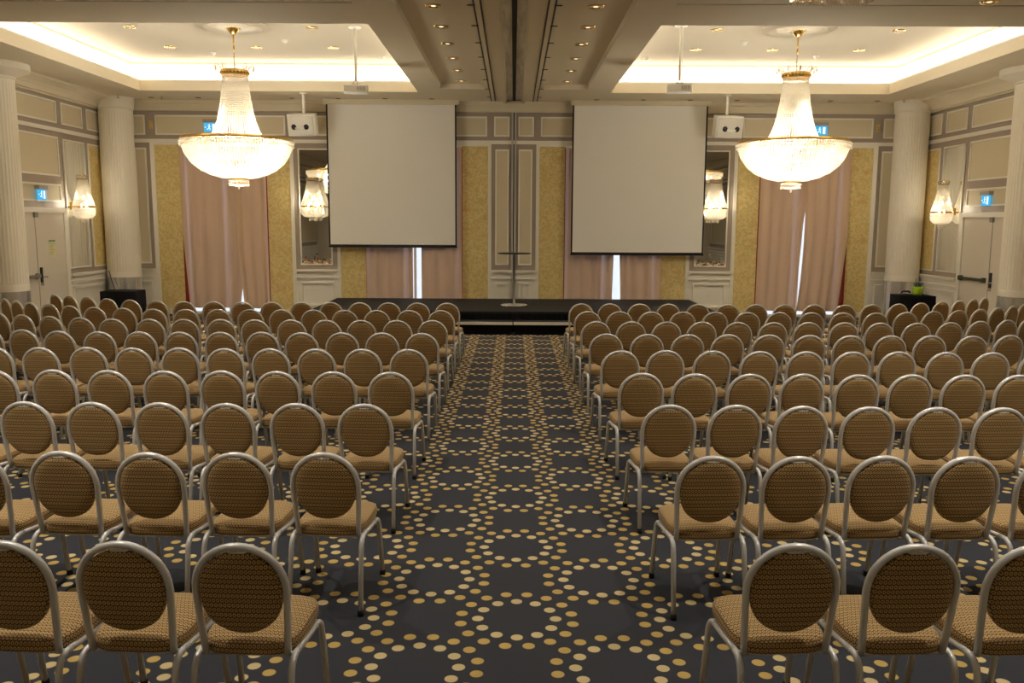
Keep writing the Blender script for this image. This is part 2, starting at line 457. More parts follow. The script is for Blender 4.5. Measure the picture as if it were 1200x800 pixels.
class Panelling:
    def __init__(s, wall): s.wall = wall; s.t, s.p, s.w, s.c = bm_new(), bm_new(), bm_new(), bm_new()
    def taupe(s, u0, u1, z0, z1): wb(s.t, s.wall, u0, u1, z0, z1, 0, .012)
    def inset(s, u0, u1, z0, z1):
        wb(s.p, s.wall, u0, u1, z0, z1, .012, .016); wframe(s.w, s.wall, u0, u1, z0, z1, .035, .012, .034)
    def dado(s, u0, u1):
        wb(s.w, s.wall, u0, u1, 0, 1.0, 0, .012); wb(s.w, s.wall, u0, u1, 1.02, 1.07, 0, .085); wb(s.w, s.wall, u0, u1, .99, 1.02, 0, .05); wb(s.w, s.wall, u0, u1, .86, .90, 0, .06)
        if u1 - u0 > .3: wframe(s.w, s.wall, u0 + .1, u1 - .1, .20, .78, .045, .012, .055)
    def build(s, parent, base):
        struct('taupe_banding', s.t, M['taupe'], parent); struct('panel_field', s.p, M['panel'], parent); struct('panel_moulding', s.w, M['white'], parent)

pb = Panelling('back')
pb.taupe(-XW, XW, 4.06, 4.69)
for s in (-1, 1):
    for a, b in ((8.52, 8.80), (5.28, 8.28), (4.18, 5.06), (.62, 3.96), (.10, .46)):
        lo, hi = sorted((s*a, s*b)); pb.inset(lo, hi, 4.15, 4.60)
    for a, b, c, d in ((8.43, 9.3, 8.52, 8.80), (.03, .52, .11, .43)):
        lo, hi = sorted((s*a, s*b)); pb.taupe(lo, hi, 1.07, 3.98)
        lo, hi = sorted((s*c, s*d)); pb.inset(lo, hi, 1.19, 3.86)
        lo, hi = sorted((s*a, s*b)); pb.dado(lo, hi)
    lo, hi = sorted((s*4.14, s*5.12)); pb.taupe(lo, hi, 1.07, 3.98); pb.dado(lo, hi)
    for a, b in ((8.33, 8.43), (5.12, 5.20), (4.06, 4.14), (.52, .60)):
        lo, hi = sorted((s*a, s*b)); wb(pb.w, 'back', lo, hi, 0, 3.98, 0, .035)
    for a, b in ((5.20, 8.33), (.60, 4.06)):
        lo, hi = sorted((s*a, s*b)); wb(pb.w, 'back', lo, hi, 3.93, 3.98, 0, .035)
wb(pb.w, 'back', -XW, XW, 3.98, 4.06, 0, .04)
pb.build(wall_back, 'back')
for s in (-1, 1):
    for a, b in ((7.75, 8.33), (5.20, 5.75), (3.46, 4.06), (.60, 1.20)):
        lo, hi = sorted((s*a, s*b)); bm = bm_new(); wb(bm, 'back', lo, hi, 0.0, 3.93, 0, .012)
        struct('wallpaper_panel', bm, M['paper'], wall_back)
# steel partition jamb in the middle of the wall
bm = bm_new()
for x0, x1, d in ((-.055, -.012, .06), (.012, .055, .06)): wb(bm, 'back', x0 + .0, x1 + .0, 0, 4.72, 0, d)
jm = struct('trim_5', bm, M['jamb'])
bm = bm_new(); wb(bm, 'back', -.012, .012, 0, 4.72, 0, .022); struct('jamb_channel', bm, M['darkslot'], jm)

for s, wall, wo in ((-1, 'left', wall_left), (1, 'right', wall_right)):
    p = Panelling(wall)
    p.taupe(YF, 19.9, 4.06, 4.68)
    p.taupe(17.99, 19.9, 1.07, 3.98)
    p.taupe(15.6, 17.99, 2.44, 3.98)
    for a, b in ((15.95, 17.92), (18.10, 18.98), (19.16, 19.78)): p.inset(a, b, 4.15, 4.60)
    p.inset(15.95, 17.92, 3.08, 3.88); p.inset(15.95, 17.92, 2.56, 2.92)
    p.dado(18.06, 19.9)
    wframe(p.w, wall, 19.16, 19.80, 1.16, 3.86, .03, .012, .034)
    # door case
    wb(p.w, wall, 17.93, 18.06, 0, 2.44, 0, .05); wb(p.w, wall, 15.65, 15.78, 0, 2.44, 0, .05); wb(p.w, wall, 15.6, 18.08, 2.34, 2.44, 0, .07)
    # the rest of the wall towards the photographer
    for y0 in (11.9, 7.7, 3.5, -.7):
        p.taupe(y0, y0 + 3.3, 1.07, 3.98); p.inset(y0 + .2, y0 + 3.1, 1.25, 3.85); p.inset(y0 + .2, y0 + 3.1, 4.15, 4.60); p.dado(y0, y0 + 3.3)
    wb(p.w, wall, YF, 19.9, 3.98, 4.06, 0, .04)
    p.build(wo, wall)
    bm = bm_new(); wb(bm, wall, 19.19, 19.77, 1.19, 3.83, .012, .016); struct('wallpaper_panel', bm, M['paper'], wo)

# baseboards
bm = bm_new()
for s in (-1, 1):
    for a, b in ((3.46, 5.75), (7.75, 9.35)):
        lo, hi = sorted((s*a, s*b)); wb(bm, 'back', lo, hi, 0, .12, .03, .05)
struct('baseboard_back', bm, M['white'])
for nm, wall in (('baseboard_left', 'left'), ('baseboard_right', 'right')):
    bm = bm_new(); wb(bm, wall, 18.06, 19.9, 0, .12, .03, .05); struct(nm, bm, M['white'])

# ------------------------------------------------------------------ fluted columns
def column(name, x, y, cap):
    r = .365
    root = sroot(name); root.location = (x, y, 0)
    bm = bm_new(); nfl = 38; rows = []
    def ringpts(rad, z, fl):
        pts = []
        for i in range(nfl*6):
            a = 2*PI*i/(nfl*6); k = (i % 6)/6
            pts.append(((rad - fl*max(0, math.sin(PI*min(1, k/.8)))**.7)*math.cos(a), (rad - fl*max(0, math.sin(PI*min(1, k/.8)))**.7)*math.sin(a), z))
        return pts
    for z, fl in ((1.02, 0), (1.06, .002), (1.10, .0045), (4.55, .0045), (4.60, .002), (4.63, 0), (4.68, 0)): rows.append(ringpts(r, z, fl))
    grid_surface(bm, rows, close_u=True); struct('shaft', bm, M['column'], root)
    bm = bm_new(); lathe(bm, [(r + .003, .90), (r + .003, 1.02), (r - .004, 1.03), (0.05, 1.03)], n=48, cap=False); struct('base_band', bm, M['column'], root, smooth=True, auto=True)
    bm = bm_new(); lathe(bm, [(r + .008, 0), (r + .008, .90), (r - .02, .905)], n=64, cap=False); struct('steel_collar', bm, M['steel'], root, smooth=True, auto=True)
    bm = bm_new(); lathe(bm, [(r, 4.66), (r + .02, 4.68), (r + .02, 4.71), (r + .02 + cap*.3, 4.75), (r + .02 + cap*.8, 4.80), (r + .02 + cap, 4.82), (r + .02 + cap, ZS)], n=64, cap=False); struct('capital', bm, M['column'], root, smooth=True, auto=True)
    return root
for i, (x, y) in enumerate(((-9.00, 19.78), (8.99, 19.78), (-9.28, 15.62), (9.29, 15.62), (-9.42, 11.4), (9.42, 11.4))):
    column('column_%d' % (i + 1), x, y, .02 if i < 2 else .24)

# ------------------------------------------------------------------ windows behind the curtains
for i, (a, b) in enumerate(WIN):
    root = sroot('window_%d' % (i + 1))
    bm = bm_new(); y0, y1 = YB + .12, YB + .18
    for q in ((a, a + .06, ZW0, ZW1), (b - .06, b, ZW0, ZW1), (a + .06, b - .06, ZW0, ZW0 + .025), (a + .06, b - .06, ZW1 - .06, ZW1), ((a+b)/2 - .03, (a+b)/2 + .03, ZW0 + .025, ZW1 - .06)):
        box(bm, q[0], q[1], y0, y1, q[2], q[3])
    struct('window_frame', bm, M['white'], root)
    bm = bm_new(); box(bm, a + .06, b - .06, YB + .145, YB + .155, ZW0 + .025, ZW1 - .06); struct('window_pane', bm, M['pane'], root)

# curtains: two panels at each window, with a gap of its own shape between them
def curtain(a, b, edge_a, edge_b, label, lining_side, nfold, seed):
    """edge_a / edge_b: x of the panel's two edges as a function of z"""
    r = random.Random(seed); t = thing('curtain', label, 'curtain', ((a + b)/2, YB - (.06 if lining_side < 0 else .15), 0), group='curtains across the windows')
    nz, nu = 26, nfold*12
    ph = [r.uniform(-.6, .6) for _ in range(nfold + 2)]; am = [r.uniform(.5, 1.25) for _ in range(nfold + 2)]
    def pt(u, z):
        x = edge_a(z)*(1 - u) + edge_b(z)*u
        k = u*nfold; i = int(k); f = k - i
        amp = (am[i]*(1 - f) + am[i + 1]*f)*.024*(.75 + .35*(1 - z/3.9))
        return (x - (a + b)/2, amp*math.sin(2*PI*k + ph[i]*(1 - f) + ph[i + 1]*f), z)
    bm = bm_new(); rows = [[pt(j/nu, .15 + (3.90 - .15)*i/nz) for j in range(nu + 1)] for i in range(nz + 1)]
    grid_surface(bm, rows); o = obj('drape', bm, M['curtain'], t, smooth=True)
    if lining_side:
        e = edge_a if lining_side < 0 else edge_b
        bm = bm_new(); rows = []
        for i in range(nz + 1):
            z = .15 + 3.75*i/nz; x = e(z) - (a + b)/2; sg = 1 if lining_side < 0 else -1
            xo = (e(3.9) - sg*.012) - (a + b)/2; xi = x + sg*.010
            rows.append([(xo, .036, z), (xi, .030, z), (xi, .036, z), (xo, .042, z)])
        grid_surface(bm, rows, close_u=True, cap=True); obj('red_lining', bm, M['red'], t, smooth=True)['label'] = 'red lining showing at the edge'
    bm = bm_new(); tube(bm, [(edge_a(3.9) - (a+b)/2, 0, 3.905), (edge_b(3.9) - (a+b)/2, 0, 3.905)], .018, 8); obj('heading_rail', bm, M['white'], t, smooth=True)
    return t
cst = lambda v: (lambda z: v)
W = WIN
# first window: nearly closed at the top, a bright wedge near the floor
wedge = lambda z, z0: max(0.0, 1 - z/z0)
curtain(W[0][0], -6.4, lambda z: W[0][0] + .12*wedge(z, 2.0), lambda z: -6.30 - .16*wedge(z, 1.5) - .02*wedge(z, .6), 'pinkish curtain with red outer edge, nearest the yellow-notice door', -1, 4, 1)
curtain(-6.4, W[0][1], lambda z: -6.44 + .12*wedge(z, 1.5), cst(W[0][1] + .02), 'pinkish curtain ending beside the mirror nearest the yellow-notice door', 1, 3, 2)
curtain(W[1][0], -2.3, cst(W[1][0]), cst(-2.36), 'pinkish curtain beyond the white daylight gap, under the higher-hanging screen', -1, 4, 3)
curtain(-2.1, W[1][1], cst(-2.15), cst(W[1][1]), 'pinkish curtain between the white daylight gap and the steel wall jamb', 1, 3, 4)
curtain(W[2][0], 2.35, cst(W[2][0]), lambda z: 2.36 - .03*wedge(z, 1.6), 'pinkish curtain beside the steel jamb under the lower-hanging screen', -1, 4, 5)
curtain(2.45, W[2][1], lambda z: 2.48 + .06*wedge(z, 1.6), cst(W[2][1]), 'pinkish curtain under the lower screen, on the side away from the jamb', 1, 4, 6)
curtain(W[3][0], 6.7, cst(W[3][0] - .02), lambda z: 6.86 - .20*(1 - z/3.9) + .10*max(0, (z - 2.2)/1.7), 'pinkish curtain beside the mirror at the slanting slit of daylight', -1, 4, 7)
curtain(6.7, W[3][1], lambda z: 6.86 - .20*(1 - z/3.9) + .032*math.sin(PI*min(1, z/2.25)) - .12*max(0, (z - 2.25)/1.7), lambda z: W[3][1] + .03 - .15*wedge(z, 1.8), 'pinkish curtain with broad red outer edge, nearest the green-pot door', 1, 4, 8)

# ------------------------------------------------------------------ doors
for s, wall, nm in ((-1, 'left', 'door_1'), (1, 'right', 'door_2')):
    root = sroot(nm)
    for k, (a, b) in enumerate(((15.78, 16.845), (16.865, 17.93))):
        bm = bm_new(); wb(bm, wall, a, b, .01, 2.34, .002, .03); leaf = struct('door_leaf', bm, M['door'], root, bevel=.003)
        if k == (0 if s < 0 else 1):
            bm = bm_new(); wb(bm, wall, a + .06, b - .02, 1.07, 1.13, .07, .10)
            wb(bm, wall, a + .06, a + .16, 1.05, 1.15, .03, .09); wb(bm, wall, b - .12, b - .02, 1.05, 1.15, .03, .09)
            struct('panic_bar', bm, M['greybar'] if s < 0 else M['greenbar'], leaf, bevel=.006)
        else:
            c = b - .08 if s > 0 else a + .08
            bm = bm_new(); wb(bm, wall, c - .04, c + .04, .96, 1.26, .03, .05); struct('lock_plate', bm, M['black'], leaf, bevel=.004)
            bm = bm_new()
            x = s*(XW - .085); c2 = c + (.14 if s < 0 else -.14)
            tube(bm, rounded([(s*(XW - .05), c, 1.07), (x, c, 1.07), (x, c2, 1.065)], .02), .01, 8); struct('lever_handle', bm, M['steel'], leaf, smooth=True)
            bm = bm_new(); wb(bm, wall, c - .035, c + .035, .90, .955, .03, .055); struct('lock_cover', bm, M['steel'], leaf)
    bm = bm_new(); wb(bm, wall, 16.845, 16.865, .01, 2.34, .002, .022); struct('door_gap', bm, M['darkslot'], root)
    bm = bm_new(); wb(bm, wall, 16.80, 16.91, 2.24, 2.34, .03, .075); struct('door_closer', bm, M['greybar'], root)

# yellow notice on the first door
t = thing('door_notice', 'yellow-green paper notice with dark heading taped to the white door', 'notice', (-XW + .031, 17.42, 1.62))
bm = bm_new(); box(bm, 0, .002, -.12, .12, -.17, .17); obj('sheet', bm, M['notice'], t)
bm = bm_new(); box(bm, .002, .003, -.12, .12, .13, .17); obj('heading', bm, M['noticehead'], t)
bm = bm_new()
for i in range(6): box(bm, .002, .003, -.09, .09 - .03*(i % 3), .085 - .04*i, .095 - .04*i)
obj('text_lines', bm, M['noticeline'], t)
t = thing('door_plate', 'small narrow grey plate on the white door beyond the green pot', 'sign', (XW - .031, 16.33, 1.60))
bm = bm_new(); box(bm, -.004, 0, -.045, .045, -.17, .13); obj('plate', bm, M['signcase'], t, bevel=.001)
bm = bm_new(); box(bm, -.006, -.004, -.05, .05, .13, .16); obj('plate_cap', bm, M['greybar'], t)

# exit signs
def exit_sign(loc, rz, label):
    t = thing('exit_sign', label, 'sign', loc, rz, 'glowing blue-green exit signs')   # local: face towards -y
    bm = bm_new(); box(bm, -.21, .21, -.05, .05, .10, .19); obj('housing', bm, M['signcase'], t, bevel=.006)
    bm = bm_new(); box(bm, -.19, .19, -.012, .012, -.13, .10); obj('sign_panel', bm, M['signcyan'], t)
    bm = bm_new(); y0, y1 = -.016, -.012
    box(bm, .06, .13, y0, y1, -.10, .07)                                  # doorway
    # running figure
    sphere(bm, (-.03, -.014, .055), .016, 1)
    for a, b, w in (((-.03, .035), (-.04, -.02), .014), ((-.04, -.02), (-.005, -.05), .009), ((-.005, -.05), (-.015, -.09), .008), ((-.04, -.02), (-.07, -.06), .009), ((-.07, -.06), (-.11, -.06), .008), ((-.03, .03), (.01, .005), .007), ((-.032, .03), (-.075, .015), .007)):
        tube(bm, [(a[0], -.0135, a[1]), (b[0], -.0135, b[1])], w, 6, .003, up=Vector((0, 1, 0)))
    box(bm, -.17, -.13, y0, y1, -.02, .0)
    obj('pictogram', bm, M['signwhite'], t)
    for c in t.children:
        for v in c.data.vertices: v.co.x *= .78; v.co.z *= .88
    return t
exit_sign((-XW + .066, 17.1, 2.70), PI/2, 'blue-green exit sign over the door with the yellow notice')
exit_sign((XW - .066, 17.1, 2.68), -PI/2, 'blue-green exit sign over the door beyond the green pot')
exit_sign((-6.98, YB - .09, 4.33), 0, 'exit sign half hidden behind the chandelier on the yellow-notice side')
exit_sign((7.05, YB - .09, 4.33), 0, 'exit sign half hidden behind the chandelier on the green-pot side')

# ------------------------------------------------------------------ mirrors
def flat_leaf(bm, x, z, ang, l, w, y=0, n=6):
    pts = []
    for i in range(n + 1):
        t = i/n; pts.append((t*l, w*math.sin(PI*t)))
    for i in range(n - 1, 0, -1):
        t = i/n; pts.append((t*l, -w*math.sin(PI*t)))
    c, s = math.cos(ang), math.sin(ang)
    f = [bm.verts.new((x + px*c - pz*s, y, z + px*s + pz*c)) for px, pz in pts]; bm.faces.new(f)
def mirror(loc, rz, w, label, motif, seed=0):
    t = thing('wall_mirror', label, 'mirror', loc, rz, 'tall mirrors let into the wall panels')
    z0, z1 = 1.17, 3.86; h = w/2
    bm = bm_new(); box(bm, -h + .03, h - .03, -.006, 0, z0 + .03, z1 - .03); obj('mirror_glass', bm, M['mirror'], t)
    bm = bm_new()
    for q in ((-h, h, z1 - .03, z1), (-h, h, z0, z0 + .03), (-h, -h + .03, z0 + .03, z1 - .03), (h - .03, h, z0 + .03, z1 - .03)): box(bm, q[0], q[1], -.03, 0, q[2], q[3])
    obj('mirror_frame', bm, M['white'], t, bevel=.004)
    if motif:
        r = random.Random(seed); bml = bm_new()
        for i in range(14):
            x = -h + .08 + (w - .16)*i/13; z = z0 + .10 + .05*math.sin(i*1.3) + r.uniform(-.02, .03)
            if i % 3 == 1:
                bmf = bm_new()
                for k in range(6): flat_leaf(bmf, x, z, k*PI/3 + r.random(), .045, .018, -.0075 - .0002*k)
                obj('painted_flower', bmf, M['motif'], t)
            else:
                for k in range(3): flat_leaf(bml, x, z, r.uniform(0, 2*PI), r.uniform(.05, .08), .013, -.0073 - .0002*k)
        for k in range(4): flat_leaf(bml, .02*k - .03, z0 + .24, PI/2 + .5*(k - 1.5), .05, .012, -.0075 - .0002*k)
        tube(bml, [(-h + .07 + (w - .14)*i/20, -.0072, z0 + .10 + .04*math.sin(i*.9)) for i in range(21)], .004, 6, .001, up=Vector((0, 1, 0)))
        obj('painted_leaf', bml, M['motifleaf'], t)
    return t
mirror((-4.63, YB - .0125, 0), 0, .76, 'tall mirror with painted flowers beside the higher-hanging screen', True, 3)
mirror((4.63, YB - .0125, 0), 0, .76, 'tall mirror with painted flowers beside the lower-hanging screen', True, 5)
mirror((-XW + .0125, 18.54, 0), PI/2, .90, 'tall narrow mirror next to the door with the yellow notice', False)
mirror((XW - .0125, 18.54, 0), -PI/2, .90, 'tall narrow mirror next to the door beyond the green pot', False)

# ------------------------------------------------------------------ chandeliers
def prof_lerp(P, t):
    t = max(0, min(1, t))*(len(P) - 1); i = min(int(t), len(P) - 2); f = t - i
    return P[i][0]*(1 - f) + P[i+1][0]*f, P[i][1]*(1 - f) + P[i+1][1]*f
def strands(bm, P, n, m, rx, rz, a0=0, a1=2*PI, jit=0.0):
    full = abs(a1 - a0 - 2*PI) < 1e-6
    for i in range(n):
        a = a0 + (a1 - a0)*(i if full else i + .5)/n
        for j in range(m):
            r, z = prof_lerp(P, (j + .5)/m)
            octa(bm, (r*math.cos(a), r*math.sin(a), z), rx, rz)
def ring_band(bm, r0, r1, z0, z1, n=64):
    lathe(bm, [(r0, z0), (r1, z0), (r1 + .006, (z0+z1)/2), (r1, z1), (r0, z1), (r0, z0)], n=n, cap=False)

def chandelier_parts(t):
    # z measured from the ceiling (0) downwards
    bm = bm_new(); lathe(bm, [(.001, 0), (.11, 0), (.115, -.02), (.09, -.07), (.05, -.12), (.02, -.14), (.001, -.14)], n=32, cap=False); obj('canopy', bm, M['gold'], t, smooth=True)
    bm = bm_new(); tube(bm, [(0, 0, -.13), (0, 0, -.42)], .014, 10); obj('stem', bm, M['gold'], t, smooth=True)
    bm = bm_new()
    for k in range(9):
        z = -.44 - .045*k; pts = []
        for i in range(10):
            a = 2*PI*i/10; p = Vector((.012*math.cos(a), 0, .028*math.sin(a)))
            if k % 2: p = Vector((0, p.x, p.z))
            pts.append(p + Vector((0, 0, z)))
        tube(bm, pts, .004, 6, closed=True)
    tube(bm, [(.006, .006, -.42), (-.012, .012, -.55), (.012, -.01, -.68), (0, 0, -.80)], .004, 6)
    obj('chain', bm, M['chrome'], t)
    # crown with scrolls
    bm = bm_new(); ring_band(bm, .215, .235, -.83, -.74, 48)
    for i in range(24):
        a = 2*PI*i/24; octa(bm, (.24*math.cos(a), .24*math.sin(a), -.785), .02, .028)
    obj('crown_ring', bm, M['gold'], t)
    bm = bm_new()
    for i in range(10):
        a = 2*PI*i/10; pts = []
        for k in range(9):
            b = k/8*1.35*PI; pts.append(((.24 + .05*(1 - math.cos(b)))*math.cos(a), (.24 + .05*(1 - math.cos(b)))*math.sin(a), -.74 + .085*math.sin(b*.75)))
        tube(bm, pts, .007, 6)
        octa(bm, (.34*math.cos(a), .34*math.sin(a), -.71), .016, .045)
    obj('crown_scroll', bm, M['crystal_dim'], t)
    # flared tower of bead strands
    T = [(.215, -.83), (.228, -1.0), (.25, -1.2), (.285, -1.42), (.33, -1.62), (.40, -1.80), (.455, -1.89)]
    bm = bm_new(); strands(bm, T, 56, 40, .0125, .0150); obj('bead_tower', bm, M['crystal'], t)
    bm = bm_new(); ring_band(bm, .44, .47, -1.93, -1.885, 64); obj('tower_ring', bm, M['gold'], t)
    # main gold ring and spokes
    bm = bm_new(); ring_band(bm, .93, .965, -1.965, -1.915, 96)
    for i in range(8):
        a = 2*PI*i/8; tube(bm, [(.45*math.cos(a), .45*math.sin(a), -1.91), (.94*math.cos(a), .94*math.sin(a), -1.94)], .009, 6)
    obj('main_ring', bm, M['gold'], t)
    # outer fringe of prisms under the ring, then the bowl
    bm = bm_new(); strands(bm, [(.975, -1.955), (.965, -2.07)], 120, 2, .021, .032); obj('prism_fringe', bm, M['crystal'], t)
    B = [(.945, -1.97), (.93, -2.08), (.88, -2.21), (.78, -2.35), (.64, -2.46), (.47, -2.54), (.30, -2.585), (.17, -2.60)]
    bm = bm_new()
    for (u0, u1, n) in ((0, .42, 128), (.42, .72, 92), (.72, 1, 50)):
        strands(bm, [prof_lerp(B, u0 + (u1 - u0)*k/8) for k in range(9)], n, int(24*(u1 - u0)) + 2, .021, .026)
    obj('bead_bowl', bm, M['crystal'], t)
    bm = bm_new(); ring_band(bm, .155, .18, -2.635, -2.61, 40); obj('drum_ring', bm, M['gold'], t)
    bm = bm_new(); strands(bm, [(.172, -2.635), (.172, -2.755)], 44, 2, .0125, .032); octa(bm, (0, 0, -2.79), .022, .035)
    lathe(bm, [(.155, -2.735), (.05, -2.75), (.001, -2.75)], n=24, cap=False); obj('prism_drum', bm, M['crystal_dim'], t)
    # bulbs on two tiers and inside the tower
    spots = [(.66*math.cos(2*PI*i/10), .66*math.sin(2*PI*i/10), -2.06) for i in range(10)] + [(.34*math.cos(2*PI*i/6 + .3), .34*math.sin(2*PI*i/6 + .3), -2.28) for i in range(6)] + [(.2*math.cos(2*PI*i/4), .2*math.sin(2*PI*i/4), -1.72) for i in range(4)]
    for p in spots:
        bm = bm_new()
        lathe(bm, [(.001, -.045), (.016, -.035), (.02, -.015), (.014, .01), (.004, .035), (.001, .04)], p[0], p[1], 10, cap=False)
        for v in bm.verts: v.co.z += p[2]
        obj('bulb', bm, M['bulb'], t, smooth=True)

ch = thing('chandelier', 'large lit crystal chandelier hanging over the yellow-notice half of the chairs', 'chandelier', (-4.93, 15.55, ZC), 0, 'large crystal chandeliers')
chandelier_parts(ch)
dup(ch, (4.97, 15.55, ZC), .2, 'large lit crystal chandelier hanging over the green-pot half of the chairs')

def add_light(kind, name, loc, energy, col=(1, .86, .66), rot=None, **kw):
    L = bpy.data.lights.new(name, kind); L.energy = energy; L.color = col
    for k, v in kw.items(): setattr(L, k, v)
    o = bpy.data.objects.new(name, L); C.objects.link(o); o.location = loc
    if rot: o.rotation_euler = rot
    return o
for s in (-4.93, 4.97):
    add_light('POINT', 'chandelier_glow', (s, 15.55, ZC - 2.2), 390, col=(1, .92, .78), shadow_soft_size=.5)
    add_light('POINT', 'chandelier_tower_glow', (s, 15.55, ZC - 1.70), 16, col=(1, .90, .74), shadow_soft_size=.1)

# wall sconces: half-size versions of the chandelier, half round against the mirrors
def sconce_parts(t):
    # local: wall plane y=0, an oval lantern standing out towards -y; origin at the ring
    def oval(bm):
        for v in bm.verts: v.co.y = v.co.y*.72 - .215
        return bm
    bm = bm_new(); box(bm, -.045, .045, -.02, 0, -.06, .10); tube(bm, [(0, -.01, .0), (0, -.06, 0)], .015, 8); obj('back_plate', bm, M['gold'], t, bevel=.005)
    bm = bm_new(); ring_band(bm, .128, .14, .575, .592, 28); ring_band(bm, .128, .14, .648, .66, 28); obj('crown_ring', oval(bm), M['gold'], t)
    bm = bm_new(); strands(bm, [(.138, .59), (.142, .65)], 26, 2, .013, .020); obj('crown_beads', oval(bm), M['crystal_dim'], t)
    bm = bm_new(); strands(bm, [(.130, .575), (.152, .44), (.19, .28), (.24, .13), (.28, .02)], 54, 27, .0125, .0125); obj('bead_tower', oval(bm), M['crystal'], t)
    bm = bm_new(); ring_band(bm, .262, .287, -.016, .012, 48); obj('main_ring', oval(bm), M['gold'], t)
    bm = bm_new(); strands(bm, [(.28, -.02), (.278, -.10), (.262, -.17), (.20, -.22), (.09, -.245)], 60, 13, .0175, .018); obj('bead_bowl', oval(bm), M['crystal'], t)
    bm = bm_new(); strands(bm, [(.09, -.26), (.09, -.33)], 20, 2, .012, .024); obj('prism_drum', oval(bm), M['crystal_dim'], t)
    for x, y, z in ((-.10, -.215, .02), (.10, -.215, .02), (0, -.215, .20)):
        bm = bm_new(); lathe(bm, [(.001, -.04), (.014, -.03), (.018, -.012), (.012, .01), (.001, .035)], x, y, 8, cap=False)
        for v in bm.verts: v.co.z += z
        obj('bulb', bm, M['bulb'], t, smooth=True)
sc = thing('wall_sconce', 'small lit crystal wall sconce on the mirror beside the higher-hanging screen', 'wall lamp', (-4.63, YB - .045, 2.53), 0, 'crystal wall sconces')
sconce_parts(sc)
SC = [(sc.location.copy(), 0)]
for loc, rz, lab in (((4.65, YB - .045, 2.53), 0, 'small lit crystal wall sconce on the mirror beside the lower-hanging screen'),
                     ((-XW + .045, 18.36, 2.47), PI/2, 'small lit crystal wall sconce on the mirror next to the yellow-notice door'),
                     ((XW - .045, 18.44, 2.45), -PI/2, 'small lit crystal wall sconce on the mirror next to the green-pot door')):
    dup(sc, loc, rz, lab); SC.append((Vector(loc), rz))
for loc, rz in SC:
    d = Euler((0, 0, rz)).to_matrix() @ Vector((0, -.215, .06))
    add_light('POINT', 'sconce_glow', loc + d, 28, col=(1, .88, .68), shadow_soft_size=.05)

# ------------------------------------------------------------------ cove lighting strips (in the troughs of the coffers)
for s in (-1, 1):
    t = thing('cove_light_strip', 'bright cove light hidden round the edge of the ceiling coffer on the %s side' % SIDE[s], 'light strip', (s*(CX0 + CX1)/2, (CY0 + CY1)/2, ZL), 0, 'cove lights of the two coffers')
    hx, hy = (CX1 - CX0)/2 + .17, (CY1 - CY0)/2 + .17
    for q in ((-hx, hx, hy, hy + .05), (-hx, hx, -hy - .05, -hy), (-hx - .05, -hx, -hy, hy), (hx, hx + .05, -hy, hy)):
        bm = bm_new(); box(bm, q[0], q[1], q[2], q[3], .002, .035); obj('light_tube', bm, M['cove'], t)

# medallion rings over the chandeliers, access panels, downlights, detectors
def medallion(x, y, label):
    bm = bm_new(); lathe(bm, [(.13, 0), (.13, -.03), (.22, -.035), (.26, -.012), (.42, -.012), (.46, -.035), (.52, -.038), (.56, -.015), (.62, -.012), (.64, 0)], n=64, cap=False)
    o = obj('ceiling_medallion', bm, M['coffer'], smooth=True); o.location = (x, y, ZC); tag(o, label, 'ceiling rose', 'plaster medallions')
medallion(-4.93, 15.55, 'plaster ceiling medallion above the chandelier on the yellow-notice side'); medallion(4.97, 15.55, 'plaster ceiling medallion above the chandelier on the green-pot side')
for s, lab in ((-1, 'yellow-notice'), (1, 'green-pot')):
    t = thing('ceiling_hatch', 'square white ceiling panel by the projector pole on the %s side' % lab, 'ceiling panel', (s*2.95, 14.55, ZC), 0, 'ceiling panels')
    bm = bm_new(); box(bm, -.5, .5, -.55, .55, -.025, 0); obj('panel_face', bm, M['ceilwhite'], t, bevel=.004)
    bm = bm_new()
    for q in ((-.53, .53, .55, .58), (-.53, .53, -.58, -.55), (-.53, -.5, -.55, .55), (.5, .53, -.55, .55)): box(bm, q[0], q[1], q[2], q[3], -.012, 0)
    obj('panel_rim', bm, M['white'], t)

def downlight_parts(t, gold):
    bm = bm_new(); lathe(bm, [(.065, -.001), (.075, -.008), (.105, -.010), (.11, 0)], n=28, cap=False); obj('trim_ring', bm, M['gold'] if gold else M['white'], t, smooth=True)
    bm = bm_new(); lathe(bm, [(.068, -.002), (.06, -.0035), (.001, -.0035)], n=24, cap=False); obj('reflector', bm, M['gold'], t, smooth=True)
    bm = bm_new(); lathe(bm, [(.034, -.0045), (.03, -.0065), (.001, -.007)], n=16, cap=False); obj('lamp', bm, M['lamp'], t, smooth=True)
dl = None
def place_dl(x, y, z, label, group, e=0, ang=110):
    global dl
    if dl is None:
        dl = thing('ceiling_downlight', label, 'ceiling light', (x, y, z), 0, group); downlight_parts(dl, True)
    else: dup(dl, (x, y, z), 0, label, group)
    if e: add_light('SPOT', 'downlight_or_fill_beam', (x, y, z - .02), e, col=(1, .90, .74), rot=(0, 0, 0), spot_size=math.radians(ang), spot_blend=.9, shadow_soft_size=.05)
